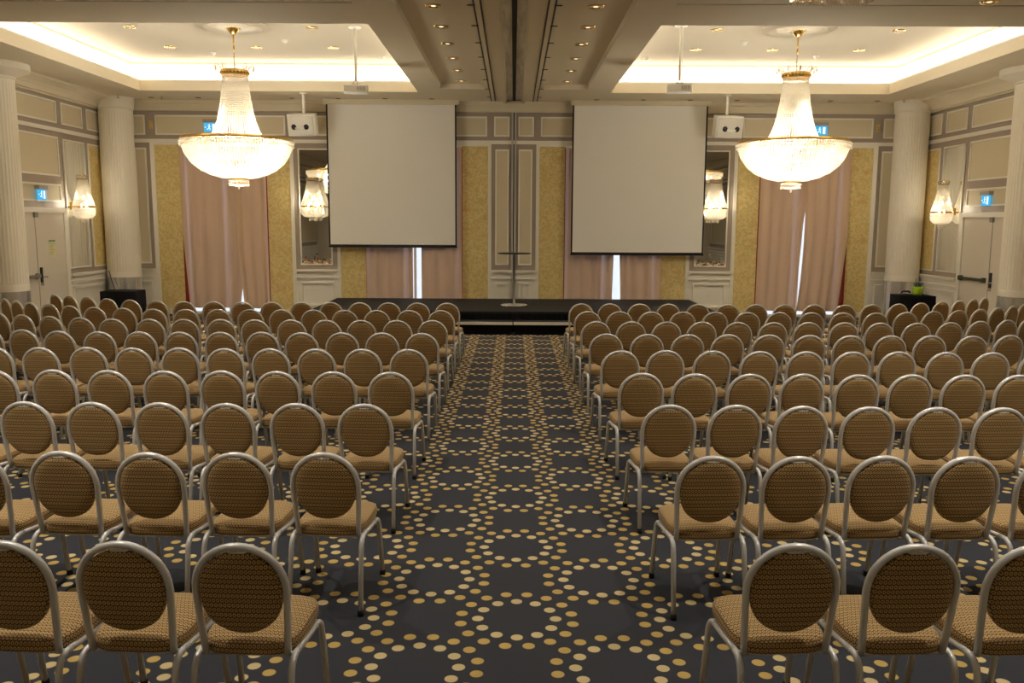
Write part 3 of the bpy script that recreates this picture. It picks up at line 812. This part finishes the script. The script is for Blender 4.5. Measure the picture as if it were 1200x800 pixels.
for s in (-1, 1):
    for k in range(6):
        place_dl(s*1.08, 17.95 - 1.22*k, ZS + .11, 'gold-ringed downlight in the %s-side ceiling strip, %s from the stage' % (SIDE[s], ORD[k]), 'downlights in the middle ceiling strips', 30)
    # more of the strips' lamps continue overhead, out of the picture
    for k in range(6, 13):
        add_light('SPOT', 'downlight_or_fill_beam', (s*1.08, 17.95 - 1.22*k, ZS + .09), 30 if k < 12 else 8, col=(1, .92, .79), spot_size=math.radians(110), spot_blend=.9, shadow_soft_size=.05)
    where = [(3.55, 17.35), (5.05, 17.35), (6.75, 17.35), (3.55, 15.6), (6.75, 15.6), (7.1, 14.2)]
    desc = ['between projector pole and stage', 'straight behind the chandelier stem', 'near the outer stage-side corner', 'between projector pole and chandelier', 'outside the chandelier', 'near the outer edge']
    for (x, y), d in zip(where, desc):
        place_dl(s*x, y, ZC, 'downlight in the %s-side coffer, %s' % (SIDE[s], d), 'downlights in the coffers', 42)
    place_dl(s*5.88, 11.06, ZS, 'gold downlight at the top edge over the %s half of the chairs' % SIDE[s], 'downlights in the near ceiling', 14)
    for x, y, d in ((4.3, 16.6, 'chandelier'), (6.1, 17.9, 'outer corner'), (2.7, 18.2, 'projector')):
        t = thing('smoke_detector', 'small white ceiling detector in the %s-side coffer by the %s' % (SIDE[s], d), 'detector', (s*x, y, ZC), 0, 'ceiling detectors')
        bm = bm_new(); lathe(bm, [(.06, 0), (.06, -.02), (.05, -.035)], n=24, cap=False); obj('detector_base', bm, M['plastic'], t, smooth=True)
        bm = bm_new(); lathe(bm, [(.04, -.03), (.035, -.055), (.001, -.06)], n=20, cap=False); obj('detector_head', bm, M['plastic'], t, smooth=True)

# added fill spots in made-up downlight fixtures, over and behind the photographer
for x in (3.2, 6.2):
    for y, watts in ((9.4, 130), (6.4, 245), (3.6, 260), (.4, 14), (-4.0, 200)):
        for s in (-1, 1):
            bm = bm_new(); lathe(bm, [(.034, 0), (.06, -.004), (.075, -.008), (.105, -.010), (.11, 0)], s*x, y, 28, cap=False)
            for v in bm.verts: v.co.z += ZS
            struct('fill_light_rim', bm, M['gold'], ceiling)
            bm = bm_new(); lathe(bm, [(.034, -.0045), (.03, -.0065), (.001, -.007)], s*x, y, 16, cap=False)
            for v in bm.verts: v.co.z += ZS
            struct('fill_light_lamp', bm, M['lamp'], ceiling)
            add_light('SPOT', 'downlight_or_fill_beam', (s*x, y, ZS - .02), watts, col=(1, .93, .82), spot_size=math.radians(120), spot_blend=.9, shadow_soft_size=.05)

# crystal flush light at the top edge of the picture, green-pot side
t = thing('crystal_flush_light', 'crystal flush ceiling light at the top edge above the green-pot half', 'ceiling light', (3.86, 10.86, ZS))
bm = bm_new(); box(bm, -.48, .48, -.14, .14, -.025, 0); obj('mount', bm, M['gold'], t, bevel=.005)
bm = bm_new()
for i in range(25):
    for j in range(5): octa(bm, (-.46 + .038*i, -.11 + .055*j, -.055), .018, .032)
obj('crystal_drops', bm, M['crystal_dim'], t)
for i in range(4):
    bm = bm_new(); sphere(bm, (-.36 + .24*i, 0, -.05), .02, 1); obj('bulb', bm, M['lamp'], t)

# wall-washer slots in the soffit along the stage wall, and sprinklers
k = 0
for s in (-1, 1):
    for i in range(7):
        x = s*(1.85 + 1.05*i)
        t = thing('wall_washer', 'small dark recessed spot in the soffit, %s from the steel jamb, %s side' % (ORD[i], SIDE[s]), 'ceiling light', (x, 19.72, ZS), 0, 'recessed spots along the stage wall')
        bm = bm_new(); lathe(bm, [(.075, 0), (.075, -.006), (.06, -.008)], n=20, cap=False); obj('spot_rim', bm, M['brass'], t, smooth=True)
        bm = bm_new(); lathe(bm, [(.06, -.007), (.001, -.004)], n=20, cap=False); obj('spot_opening', bm, M['darkslot'], t)
for x, y, lab in ((-8.75, 19.4, 'tiny sprinkler under the soffit beside the column nearest the black covered table'), (-7.85, 19.55, 'tiny sprinkler under the soffit above the red-edged curtain'), (8.6, 19.4, 'tiny sprinkler under the soffit beside the column at the green pot'), (7.0, 19.5, 'tiny sprinkler under the soffit behind the green-pot-side chandelier')):
    t = thing('ceiling_sprinkler', lab, 'sprinkler', (x, y, ZS), 0, 'sprinklers')
    bm = bm_new(); tube(bm, [(0, 0, 0), (0, 0, -.06)], .012, 8); obj('nozzle', bm, M['brass'], t)
    bm = bm_new(); lathe(bm, [(.03, -.06), (.03, -.065), (.001, -.07)], n=12, cap=False); obj('deflector', bm, M['greybar'], t)

# black twin slots in the ceiling
for s in (-1, 1):
    t = thing('slot_vent', 'black twin air slot running along the ceiling on the %s side of the middle' % SIDE[s], 'air vent', (s*.475, 0, ZS - .001), 0, 'twin ceiling slots')
    for dx in (-.055, .035):
        bm = bm_new(); box(bm, dx, dx + .022, YF + .1, 20.05, -.008, 0); obj('slot', bm, M['black'], t)
    bm = bm_new(); box(bm, -.033, .035, YF + .1, 20.05, -.005, 0); obj('slot_rib', bm, M['cream'], t)
    for kk in range(8):
        bm = bm_new(); y = 11.3 + 1.15*kk; lo, hi = sorted((s*.03, s*.13)); box(bm, lo, hi, y, y + .03, -.012, -.006); obj('clip', bm, M['darkslot'], t)

# ------------------------------------------------------------------ speakers and projectors on ceiling poles
def speaker_parts(t):
    # local: origin at the ceiling; cabinet faces -y, tilted down
    bm = bm_new(); tube(bm, [(0, 0, 0), (0, 0, -.46)], .03, 14); obj('pole', bm, M['plastic'], t, smooth=True)
    bm = bm_new(); lathe(bm, [(.07, 0), (.07, -.02), (.03, -.03)], n=20, cap=False); obj('ceiling_flange', bm, M['plastic'], t)
    bm = bm_new(); w0, w1, h, d = .31, .25, .23, .17; zc = -.66
    R = Matrix.Rotation(math.radians(12), 4, 'X')
    pts = []
    for j in range(9):
        u = -1 + j/4; pts.append((u*w0, -d - .05*(1 - u*u)))
    pts += [(w1, d), (-w1, d)]
    rows = [[R @ Vector((x, y, z)) + Vector((0, 0, zc)) for x, y in pts] for z in (-h, h)]
    grid_surface(bm, rows, close_u=True, cap=True); cab = obj('cabinet', bm, M['plastic'], t, bevel=.015)
    bm = bm_new(); rows = []
    for z in (-h + .03, h - .03): rows.append([R @ Vector((u*(w0 - .03), -d - .056 - .05*(1 - u*u) + .05*(1 - 1), z)) + Vector((0, 0, zc)) for u in [-1 + k/5 for k in range(11)]])
    rows2 = [[p + Vector((0, .012, 0)) for p in r] for r in rows]
    loop = [rows[0] + rows2[0][::-1], rows[1] + rows2[1][::-1]]
    grid_surface(bm, loop, close_u=True, cap=True); obj('grille', bm, M['grille'], t)
    for s in (-1, 1):
        bm = bm_new(); lathe(bm, [(.058, .012), (.052, 0), (.03, -.014), (.001, -.018)], n=24, cap=False)
        mt = Matrix.Translation((0, 0, zc)) @ R @ Matrix.Translation((s*.135, -d - .108, -.03)) @ Matrix.Rotation(-PI/2, 4, 'X')
        bmesh.ops.transform(bm, matrix=mt, verts=bm.verts); obj('horn', bm, M['black'], t, smooth=True)
    bm = bm_new(); pth = [Matrix.Translation((0, 0, zc)) @ R @ Vector((u*.10, -d - .125, -.045 - .02*(1 - u*u))) for u in [-1 + k/5 for k in range(11)]]
    tube(bm, pth, .014, 8); obj('badge_bar', bm, M['plastic'], t, smooth=True)
sp = thing('ceiling_speaker', 'white loudspeaker with two black horns on a pole beside the higher-hanging screen', 'speaker', (-4.55, 18.95, ZS), -.1, 'pole-hung loudspeakers')
speaker_parts(sp)
dup(sp, (4.60, 18.95, ZS), .16, 'white loudspeaker with two black horns on a pole beside the lower-hanging screen')

def projector_parts(t):
    # origin on the coffer ceiling
    L = -.97
    bm = bm_new(); lathe(bm, [(.11, 0), (.11, -.015), (.03, -.03)], n=24, cap=False); obj('ceiling_plate', bm, M['plastic'], t, smooth=True)
    bm = bm_new(); tube(bm, [(0, 0, -.02), (0, 0, L + .06)], .022, 12); obj('pole', bm, M['plastic'], t, smooth=True)
    bm = bm_new(); box(bm, -.07, .07, -.09, .09, L - .02, L); tube(bm, [(-.05, 0, L), (0, 0, L + .10), (.05, 0, L)], .01, 6); obj('mount_bracket', bm, M['greybar'], t)
    bm = bm_new(); box(bm, -.21, .21, -.15, .15, L - .15, L - .02); b = obj('projector_body', bm, M['plastic'], t, bevel=.018)
    bm = bm_new(); tube(bm, [(-.09, .14, L - .085), (-.09, .19, L - .085)], .05, 20); obj('lens', bm, M['glasscup'], t, smooth=True, auto=True)
    bm = bm_new()
    for i in range(6): box(bm, .03 + .026*i, .042 + .026*i, -.156, -.15, L - .12, L - .05)
    obj('vent_grille', bm, M['greybar'], t)
    bm = bm_new(); tube(bm, rounded([(.03, -.03, -.02), (.035, -.04, L + .2), (.06, -.12, L + .05), (.06, -.14, L - .03)], .05), .006, 6); obj('projector_cable', bm, M['plastic'], t)
pj = thing('projector', 'white projector on a long ceiling pole facing the higher-hanging screen', 'projector', (-2.80, 15.55, ZC), .12, 'ceiling projectors')
projector_parts(pj)
dup(pj, (2.87, 15.30, ZC), -.12, 'white projector on a long ceiling pole facing the lower-hanging screen')

# ------------------------------------------------------------------ projection screens
def screen(x0, x1, zb, label):
    Y = 19.9; cx = (x0 + x1)/2; h = (x1 - x0)/2
    t = thing('hanging_projection_screen', label, 'screen', (cx, Y, zb), 0, 'projection screens'); top = 4.82 - zb
    bm = bm_new(); box(bm, -h - .06, h + .06, -.06, .06, top, ZS - zb); obj('screen_housing', bm, M['cream'], t, bevel=.006)
    bm = bm_new(); box(bm, -h + .035, h - .035, -.004, .001, .045, top); obj('screen_surface', bm, M['screen'], t)
    bm = bm_new()
    for q in ((-h, -h + .035, .0, top), (h - .035, h, .0, top), (-h + .035, h - .035, .0, .045)): box(bm, q[0], q[1], -.005, .002, q[2], q[3])
    obj('black_border', bm, M['screenblack'], t)
    bm = bm_new(); tube(bm, [(-h - .01, 0, -.005), (h + .01, 0, -.005)], .018, 10); obj('bottom_bar', bm, M['black'], t, smooth=True)
screen(-4.27, -1.31, 1.62, 'large blank projection screen hanging on the yellow-notice side of the jamb')
screen(1.33, 4.40, 1.47, 'large blank projection screen hanging lower, on the green-pot side')

# small brass fixtures high on the taupe stiles
def brass_fix(x, label):
    t = thing('brass_fixture', label, 'wall fixture', (x, YB - .012, 4.38), 0, 'small brass wall fixtures')
    bm = bm_new(); box(bm, -.04, .04, -.02, 0, -.09, .09); obj('back_plate', bm, M['brass'], t, bevel=.004)
    bm = bm_new(); tube(bm, rounded([(0, -.02, .04), (0, -.07, .05), (0, -.07, -.02), (0, -.02, -.04)], .03), .012, 8); obj('bracket', bm, M['brass'], t, smooth=True)
brass_fix(-8.38, 'small brass fixture high on the stage wall, yellow-notice side'); brass_fix(8.40, 'small brass fixture high on the stage wall, green-pot side')

# ------------------------------------------------------------------ stage, steps, standing table
t = thing('stage_platform', 'low black stage platform with black skirt along the far wall', 'stage', (0, 17.05, 0))
bm = bm_new(); box(bm, -4.12, 4.12, 0, 2.88, .37, .42); obj('stage_deck', bm, M['stagetop'], t, bevel=.006)
def skirt(p0, p1, n=80):
    bm = bm_new(); rows = []
    p0, p1 = Vector(p0), Vector(p1); d = (p1 - p0); nn = Vector((d.y, -d.x, 0)).normalized()
    for z in (0.0, .2, .375):
        rows.append([p0 + d*(i/n) + nn*(.012*math.sin(i*1.7) + .012) + Vector((0, 0, z)) for i in range(n + 1)])
    back = [[p - nn*.004 for p in r] for r in rows]
    grid_surface(bm, rows); return bm
obj('stage_skirt', skirt((-4.1, .01, 0), (4.1, .01, 0), 240), M['blackcloth'], t, smooth=True)
obj('stage_skirt', skirt((-4.1, 2.87, 0), (-4.1, .01, 0), 90), M['blackcloth'], t, smooth=True)
obj('stage_skirt', skirt((4.1, .01, 0), (4.1, 2.87, 0), 90), M['blackcloth'], t, smooth=True)
for s, lab in ((-1, 'yellow-notice'), (1, 'green-pot')):
    t = thing('stage_step', 'black stage step with pale front edge, %s half of the pair at the aisle' % lab, 'step', (s*.655, 16.80, 0), 0, 'pair of stage steps')
    bm = bm_new(); box(bm, -.645, .645, -.17, .20, .20, .255); obj('tread', bm, M['stagetop'], t, bevel=.004)
    bm = bm_new(); box(bm, -.645, .645, -.182, -.17, .20, .257); obj('edge_strip', bm, M['ceilwhite'], t)
    bm = bm_new(); box(bm, -.62, .62, -.12, .19, 0, .20); obj('riser_skirt', bm, M['blackcloth'], t)

t = thing('standing_table', 'slim standing table with round top and steel disc foot on the stage', 'table', (.02, 18.37, .42))
bm = bm_new(); lathe(bm, [(.001, 0), (.29, 0), (.295, .008), (.28, .018), (.06, .03), (.001, .03)], n=48, cap=False); obj('disc_base', bm, M['steel'], t, smooth=True)
bm = bm_new(); lathe(bm, [(.04, .025), (.026, .05), (.024, 1.08), (.06, 1.10), (.001, 1.10)], n=20, cap=False); obj('column', bm, M['greybar'], t, smooth=True)
bm = bm_new(); lathe(bm, [(.001, 1.10), (.35, 1.105), (.36, 1.115), (.35, 1.125), (.001, 1.125)], n=64, cap=False); obj('table_top', bm, M['black'], t, smooth=True)

# ------------------------------------------------------------------ black covered tables in the corners
def covered_table(loc, rz, w, d, h, label):
    t = thing('covered_table', label, 'table', loc, rz)
    bm = bm_new(); box(bm, -w/2 + .02, w/2 - .02, -d/2 + .02, d/2 - .02, h - .03, h - .004); obj('table_top', bm, M['black'], t)
    for sx in (-1, 1):
        for sy in (-1, 1):
            bm = bm_new(); tube(bm, [(sx*(w/2 - .06), sy*(d/2 - .06), 0), (sx*(w/2 - .06), sy*(d/2 - .06), h - .03)], .02, 8); obj('leg', bm, M['black'], t)
    bm = bm_new(); n = 96; rows = []
    for z, k in ((h + .003, 0), (h - .02, .0), (h*.6, .5), (.02, 1)):
        row = []
        for i in range(n):
            u = i/n*4; e = int(u); f = u - e
            P = [(-w/2, -d/2), (w/2, -d/2), (w/2, d/2), (-w/2, d/2)]
            a, b = P[e], P[(e + 1) % 4]; nx, ny = ((0, -1), (1, 0), (0, 1), (-1, 0))[e]
            off = k*(.012 + .010*math.sin(i*1.1))
            row.append((a[0] + (b[0]-a[0])*f + nx*off, a[1] + (b[1]-a[1])*f + ny*off, z))
        rows.append(row)
    V = grid_surface(bm, rows, close_u=True); bm.faces.new(V[0]); obj('cloth', bm, M['blackcloth'], t)
    return t
covered_table((-7.95, 17.35, 0), .06, .70, .55, .775, 'bare table under a black cloth before the yellow-notice corner column')
covered_table((8.23, 17.55, 0), -.03, .70, .55, .75, 'table under a black cloth carrying the lime green pot')
t = thing('potted_plant', 'lime green pot with dark sprigs on the black covered table', 'plant', (8.30, 17.50, .753))
bm = bm_new(); lathe(bm, [(.001, 0), (.075, 0), (.095, .04), (.108, .15), (.112, .17), (.10, .17), (.095, .145), (.001, .14)], n=32, cap=False); obj('pot', bm, M['green'], t, smooth=True)
bm = bm_new(); r = random.Random(3)
for i in range(7):
    a = r.uniform(0, 2*PI); l = r.uniform(.03, .11); x, y = .06*math.cos(a), .06*math.sin(a)
    tube(bm, [(x*.5, y*.5, .14), (x, y, .14 + l*.6), (x*1.6, y*1.6, .14 + l)], .005, 5)
    flat_leaf(bm, x*1.4, .14 + l*.8, r.uniform(.3, 2.6), .045, .011, y*1.4)
tube(bm, [(-.05, 0, .14), (-.055, 0, .34)], .006, 5)
obj('foliage', bm, M['stem'], t)
t = thing('black_item', 'small black object beside the lime green pot', 'black_item', (8.04, 17.46, .753))  # unidentified black object, given the shape of a phone
bm = bm_new(); box(bm, -.08, .08, -.09, .09, 0, .035); obj('base', bm, M['black'], t, bevel=.01)
bm = bm_new(); tube(bm, rounded([(-.09, 0, .05), (-.07, 0, .085), (.07, 0, .085), (.09, 0, .05)], .03), .02, 8); obj('handset', bm, M['rubber'], t, smooth=True)
t = thing('drinking_glass', 'clear drinking glass beside the lime green pot', 'glass', (8.49, 17.48, .753))
bm = bm_new(); lathe(bm, [(.001, .003), (.03, .003), (.035, .10), (.032, .10), (.028, .008), (.001, .008)], n=20, cap=False); obj('tumbler', bm, M['pane'], t, smooth=True)
bm = bm_new(); tube(bm, rounded([(-9.20, 19.43, 1.06), (-9.12, 19.36, .88), (-9.02, 19.30, .62), (-8.7, 18.8, .3), (-8.2, 18.2, .03), (-8.0, 17.75, .02)], .2), .012, 6)
tag(obj('power_cable', bm, M['cable'], smooth=True), 'dark cable running down the wall behind the bare black covered table', 'cable')

# ------------------------------------------------------------------ banquet chairs
def uv_planar(bm, f_uv):
    L = bm.loops.layers.uv.verify()
    for f in bm.faces:
        for lp in f.loops: lp[L].uv = f_uv(lp.vert.co, f.normal)

def superellipse(n, a, b, e):
    out = []
    for i in range(n):
        t = 2*PI*i/n; c, s = math.cos(t), math.sin(t)
        out.append((a*math.copysign(abs(c)**(2/e), c), b*math.copysign(abs(s)**(2/e), s)))
    return out

def arch_y(z): return .066*(.925 - z)/.5       # lean of the back

def bake_chair():
    """the meshes of one chair; origin on the floor under the top of the back, facing +y"""
    P = {}
    # seat cushion: rounded square, domed top
    bm = bm_new(); cx, cy = 0, .285; n = 40; rows = []
    for (k, z) in ((.90, .418), (.975, .424), (1.0, .44), (1.0, .462), (.975, .476), (.90, .486), (.70, .493), (.4, .497)):
        rows.append([(cx + x*k, cy + y*k, z) for x, y in superellipse(n, .205, .235, 4.2)])
    V = grid_surface(bm, rows, close_u=True); bm.faces.new(list(reversed(V[0]))); bm.faces.new(V[-1])
    finish(bm); uv_planar(bm, lambda c, nn: (c.x, c.y) if abs(nn.z) > .6 else ((c.x, c.z - .3) if abs(nn.y) > abs(nn.x) else (c.y, c.z - .3)))
    P['seat'] = (bm, M['fabric'], True)
    # back cushion: nearly round, fits the arch
    bm = bm_new(); rows = []; zc, a, b = .708, .171, .182
    sh = []
    for i in range(44):
        t = 2*PI*i/44; c, s = math.cos(t), math.sin(t); e = 2.25 if s > 0 else 2.15
        sh.append((a*math.copysign(abs(c)**(2/e), c), b*math.copysign(abs(s)**(2/e), s)))
    for k, dy in ((.45, -.027), (.75, -.0255), (.92, -.0215), (.985, -.014), (1.0, 0), (.985, .016), (.92, .030), (.70, .042), (.35, .048)):
        rows.append([(x*k, arch_y(zc + z*k) + dy, zc + z*k) for x, z in sh])
    V = grid_surface(bm, rows, close_u=True); bm.faces.new(V[0]); bm.faces.new(list(reversed(V[-1])))
    finish(bm); uv_planar(bm, lambda c, nn: (c.x, c.z)); P['back_cushion'] = (bm, M['fabric'], True)
    # arched back frame
    pts = []
    for z in (.425, .50, .58, .66): pts.append((-(.172 + .016*(z - .425)/.27), z))
    for i in range(19):
        t = PI - PI*i/18; pts.append((.188*math.cos(t), .715 + .197*math.sin(t)**.92))
    for z in (.66, .58, .50, .425): pts.append(((.172 + .016*(z - .425)/.27), z))
    bm = bm_new(); tube(bm, [(x, arch_y(z), z) for x, z in pts], .0150, 10, .0165, up=Vector((0, 1, 0)))
    for s in (-1, 1): tube(bm, [(s*.172, arch_y(.43), .43), (s*.199, arch_y(.43) + .012, .425)], .011, 8)
    P['back_frame'] = (bm, M['silver'], True)
    # grip below the top of the arch
    bm = bm_new(); tube(bm, [(-.055, arch_y(.90) + .004, .900), (-.03, arch_y(.885) - .012, .889), (.03, arch_y(.885) - .012, .889), (.055, arch_y(.90) + .004, .900)], .005, 8); P['hand_grip'] = (bm, M['silver'], True)
    def side(s, lo, hi, foot):
        pass
    for s in (-1, 1):
        x, xf = s*.200, s*.206
        full = rounded([(xf, -.055, .012), (x, .022, .432), (x, .455, .398), (xf, .520, .012)], .075, 8)
        # the bent tube cut in three: rear leg, side rail, front leg
        i0 = 9; i1 = len(full) - 10
        bm = bm_new(); tube(bm, full[:i0 + 1], .0145, 9); P['rear_leg%d' % s] = (bm, M['silver'], True)
        bm = bm_new(); tube(bm, full[i0:i1 + 1], .0145, 9); P['rail%d' % s] = (bm, M['silver'], True)
        bm = bm_new(); tube(bm, full[i1:], .0145, 9); P['front_leg%d' % s] = (bm, M['silver'], True)
        bm = bm_new(); lathe(bm, [(.001, 0), (.0175, 0), (.018, .03), (.0145, .034)], xf, -.055, 12, cap=False); P['rear_cap%d' % s] = (bm, M['rubber'], True)
        bm = bm_new(); lathe(bm, [(.001, 0), (.0175, 0), (.018, .03), (.0145, .034)], xf, .520, 12, cap=False); P['front_cap%d' % s] = (bm, M['rubber'], True)
    for k, y in enumerate((.10, .40)):
        bm = bm_new(); tube(bm, [(-.199, y, .408), (.199, y, .408)], .010, 8); P['seat_support%d' % k] = (bm, M['silver'], True)
    return P
CH = {}
for k, (bm, m, sm) in bake_chair().items():
    finish(bm, sm); me = bpy.data.meshes.new('chair_' + k); bm.to_mesh(me); bm.free(); me.materials.append(m); CH[k] = me

def put(name, key, parent):
    o = bpy.data.objects.new(name, CH[key]); C.objects.link(o); o.parent = parent; return o
def chair_proto(level):
    t = thing('banquet_chair', 'x', 'chair', group='gold banquet chairs in rows facing the stage')
    put('seat', 'seat', t); put('back_cushion', 'back_cushion', t); put('back_frame', 'back_frame', t)
    if level < 2: put('hand_grip', 'hand_grip', t)
    for s in (-1, 1):
        for w in ('rear', 'front'):
            l = put('leg', '%s_leg%d' % (w, s), t)
            if level < 1: put('foot_cap', '%s_cap%d' % (w, s), l)
        put('side_rail', 'rail%d' % s, t)
    if level < 2:
        for k in range(2): put('seat_support', 'seat_support%d' % k, t)
    return t
PROTO = {0: chair_proto(0), 1: chair_proto(1), 2: chair_proto(2)}
USED = {0: False, 1: False, 2: False}

# where the tops of the chair backs stand (x out from the aisle, y along the room), row by row from the camera
ROWY = {1: 3.27, 2: 4.60, 3: 5.91, 4: 7.20, 5: 8.52, 6: 9.79, 7: 11.06, 8: 12.32, 9: 13.50}
COUNT = {-1: {1: 4, 2: 5, 3: 7, 4: 9, 5: 10, 6: 12, 7: 14, 8: 17, 9: 16}, 1: {1: 3, 2: 5, 3: 7, 4: 8, 5: 10, 6: 12, 7: 14, 8: 17, 9: 17}}
PITCH = {-1: {1: .475, 2: .488, 3: .483, 4: .485, 5: .466, 6: .467}, 1: {1: .485, 2: .477, 3: .468, 4: .464, 5: .470, 6: .470}}
START = {-1: {1: 1.095}, 1: {1: 1.145, 2: 1.115, 3: 1.12, 4: 1.105}}
def row_points(side, row):
    """rows run straight for nine chairs, then the outer chairs turn in towards the stage"""
    p = PITCH[side].get(row, .463); out = []
    x, y, ph = START[side].get(row, 1.05 if side < 0 else 1.085), ROWY[row], 0.0
    for i in range(COUNT[side][row]):
        out.append((side*x, y, side*max(ph, .055)))
        k = i + 1 - 9
        nph = math.radians(min(40, 4 + 5*k)) if k >= 0 else 0.0
        st = math.radians(5) if k >= 1 else 0.0
        pp = max(p, .448 + .53*(nph - ph))/math.cos(st); am = (ph + nph)/2 + st
        x += pp*math.cos(am); y += pp*math.sin(am); ph = nph
    return out
for side in (-1, 1):
    for row in range(1, 10):
        lev = 0 if row <= 4 else (1 if row <= 6 else 2)
        for i, (x, y, a) in enumerate(row_points(side, row)):
            lab = 'gold banquet chair on the %s side, %s row from stage, %s from aisle' % ('yellow-notice door' if side < 0 else 'green-pot table', ORD[9 - row], ORD[i])
            jx, jy, ja = rnd.uniform(-.006, .006), rnd.uniform(-.02, .02), rnd.uniform(-.014, .014)
            if not USED[lev]:
                o = PROTO[lev]; USED[lev] = True; o.location = (x + jx, y + jy, 0); o.rotation_euler = (0, 0, a + ja); o['label'] = lab
            else: dup(PROTO[lev], (x + jx, y + jy, 0), a + ja, lab)

# ------------------------------------------------------------------ daylight outside, camera, view
w = bpy.data.worlds.new('daylight'); S.world = w; w.use_nodes = True
nt = w.node_tree; bg = nt.nodes['Background']; bg.inputs[0].default_value = (0.80, 0.87, 1.0, 1); bg.inputs[1].default_value = 1.25

cam = bpy.data.cameras.new('camera'); co = bpy.data.objects.new('camera', cam); C.objects.link(co); S.camera = co
cam.sensor_fit = 'HORIZONTAL'; cam.sensor_width = 36; cam.lens = 1000/1200*36; cam.clip_start = .05; cam.clip_end = 200
th = math.atan(.140)
right = Vector((1, 0, 0)); fwd = Vector((0, math.cos(th), -math.sin(th))); up = right.cross(fwd)
# small yaw (one pixel) and roll
fwd = (fwd + right*(-.001)).normalized(); right = fwd.cross(Vector((0, 0, 1))).normalized(); up = right.cross(fwd)
rl = math.radians(.30)      # the picture content leans clockwise
r2 = right*math.cos(rl) + up*math.sin(rl); u2 = up*math.cos(rl) - right*math.sin(rl)
mw = Matrix((r2, u2, -fwd)).transposed().to_4x4(); mw.translation = (0, 0, 2.2); co.matrix_world = mw

S.view_settings.view_transform = 'Standard'; S.view_settings.look = 'None'; S.view_settings.gamma = 1.0
S.view_settings.exposure = 0.0; S.view_settings.use_curve_mapping = False
cy = S.cycles
cy.max_bounces = 10; cy.diffuse_bounces = 5; cy.glossy_bounces = 4; cy.transmission_bounces = 6; cy.transparent_max_bounces = 16
cy.sample_clamp_indirect = 6.0; cy.caustics_reflective = False; cy.caustics_refractive = False
cy.use_denoising = True
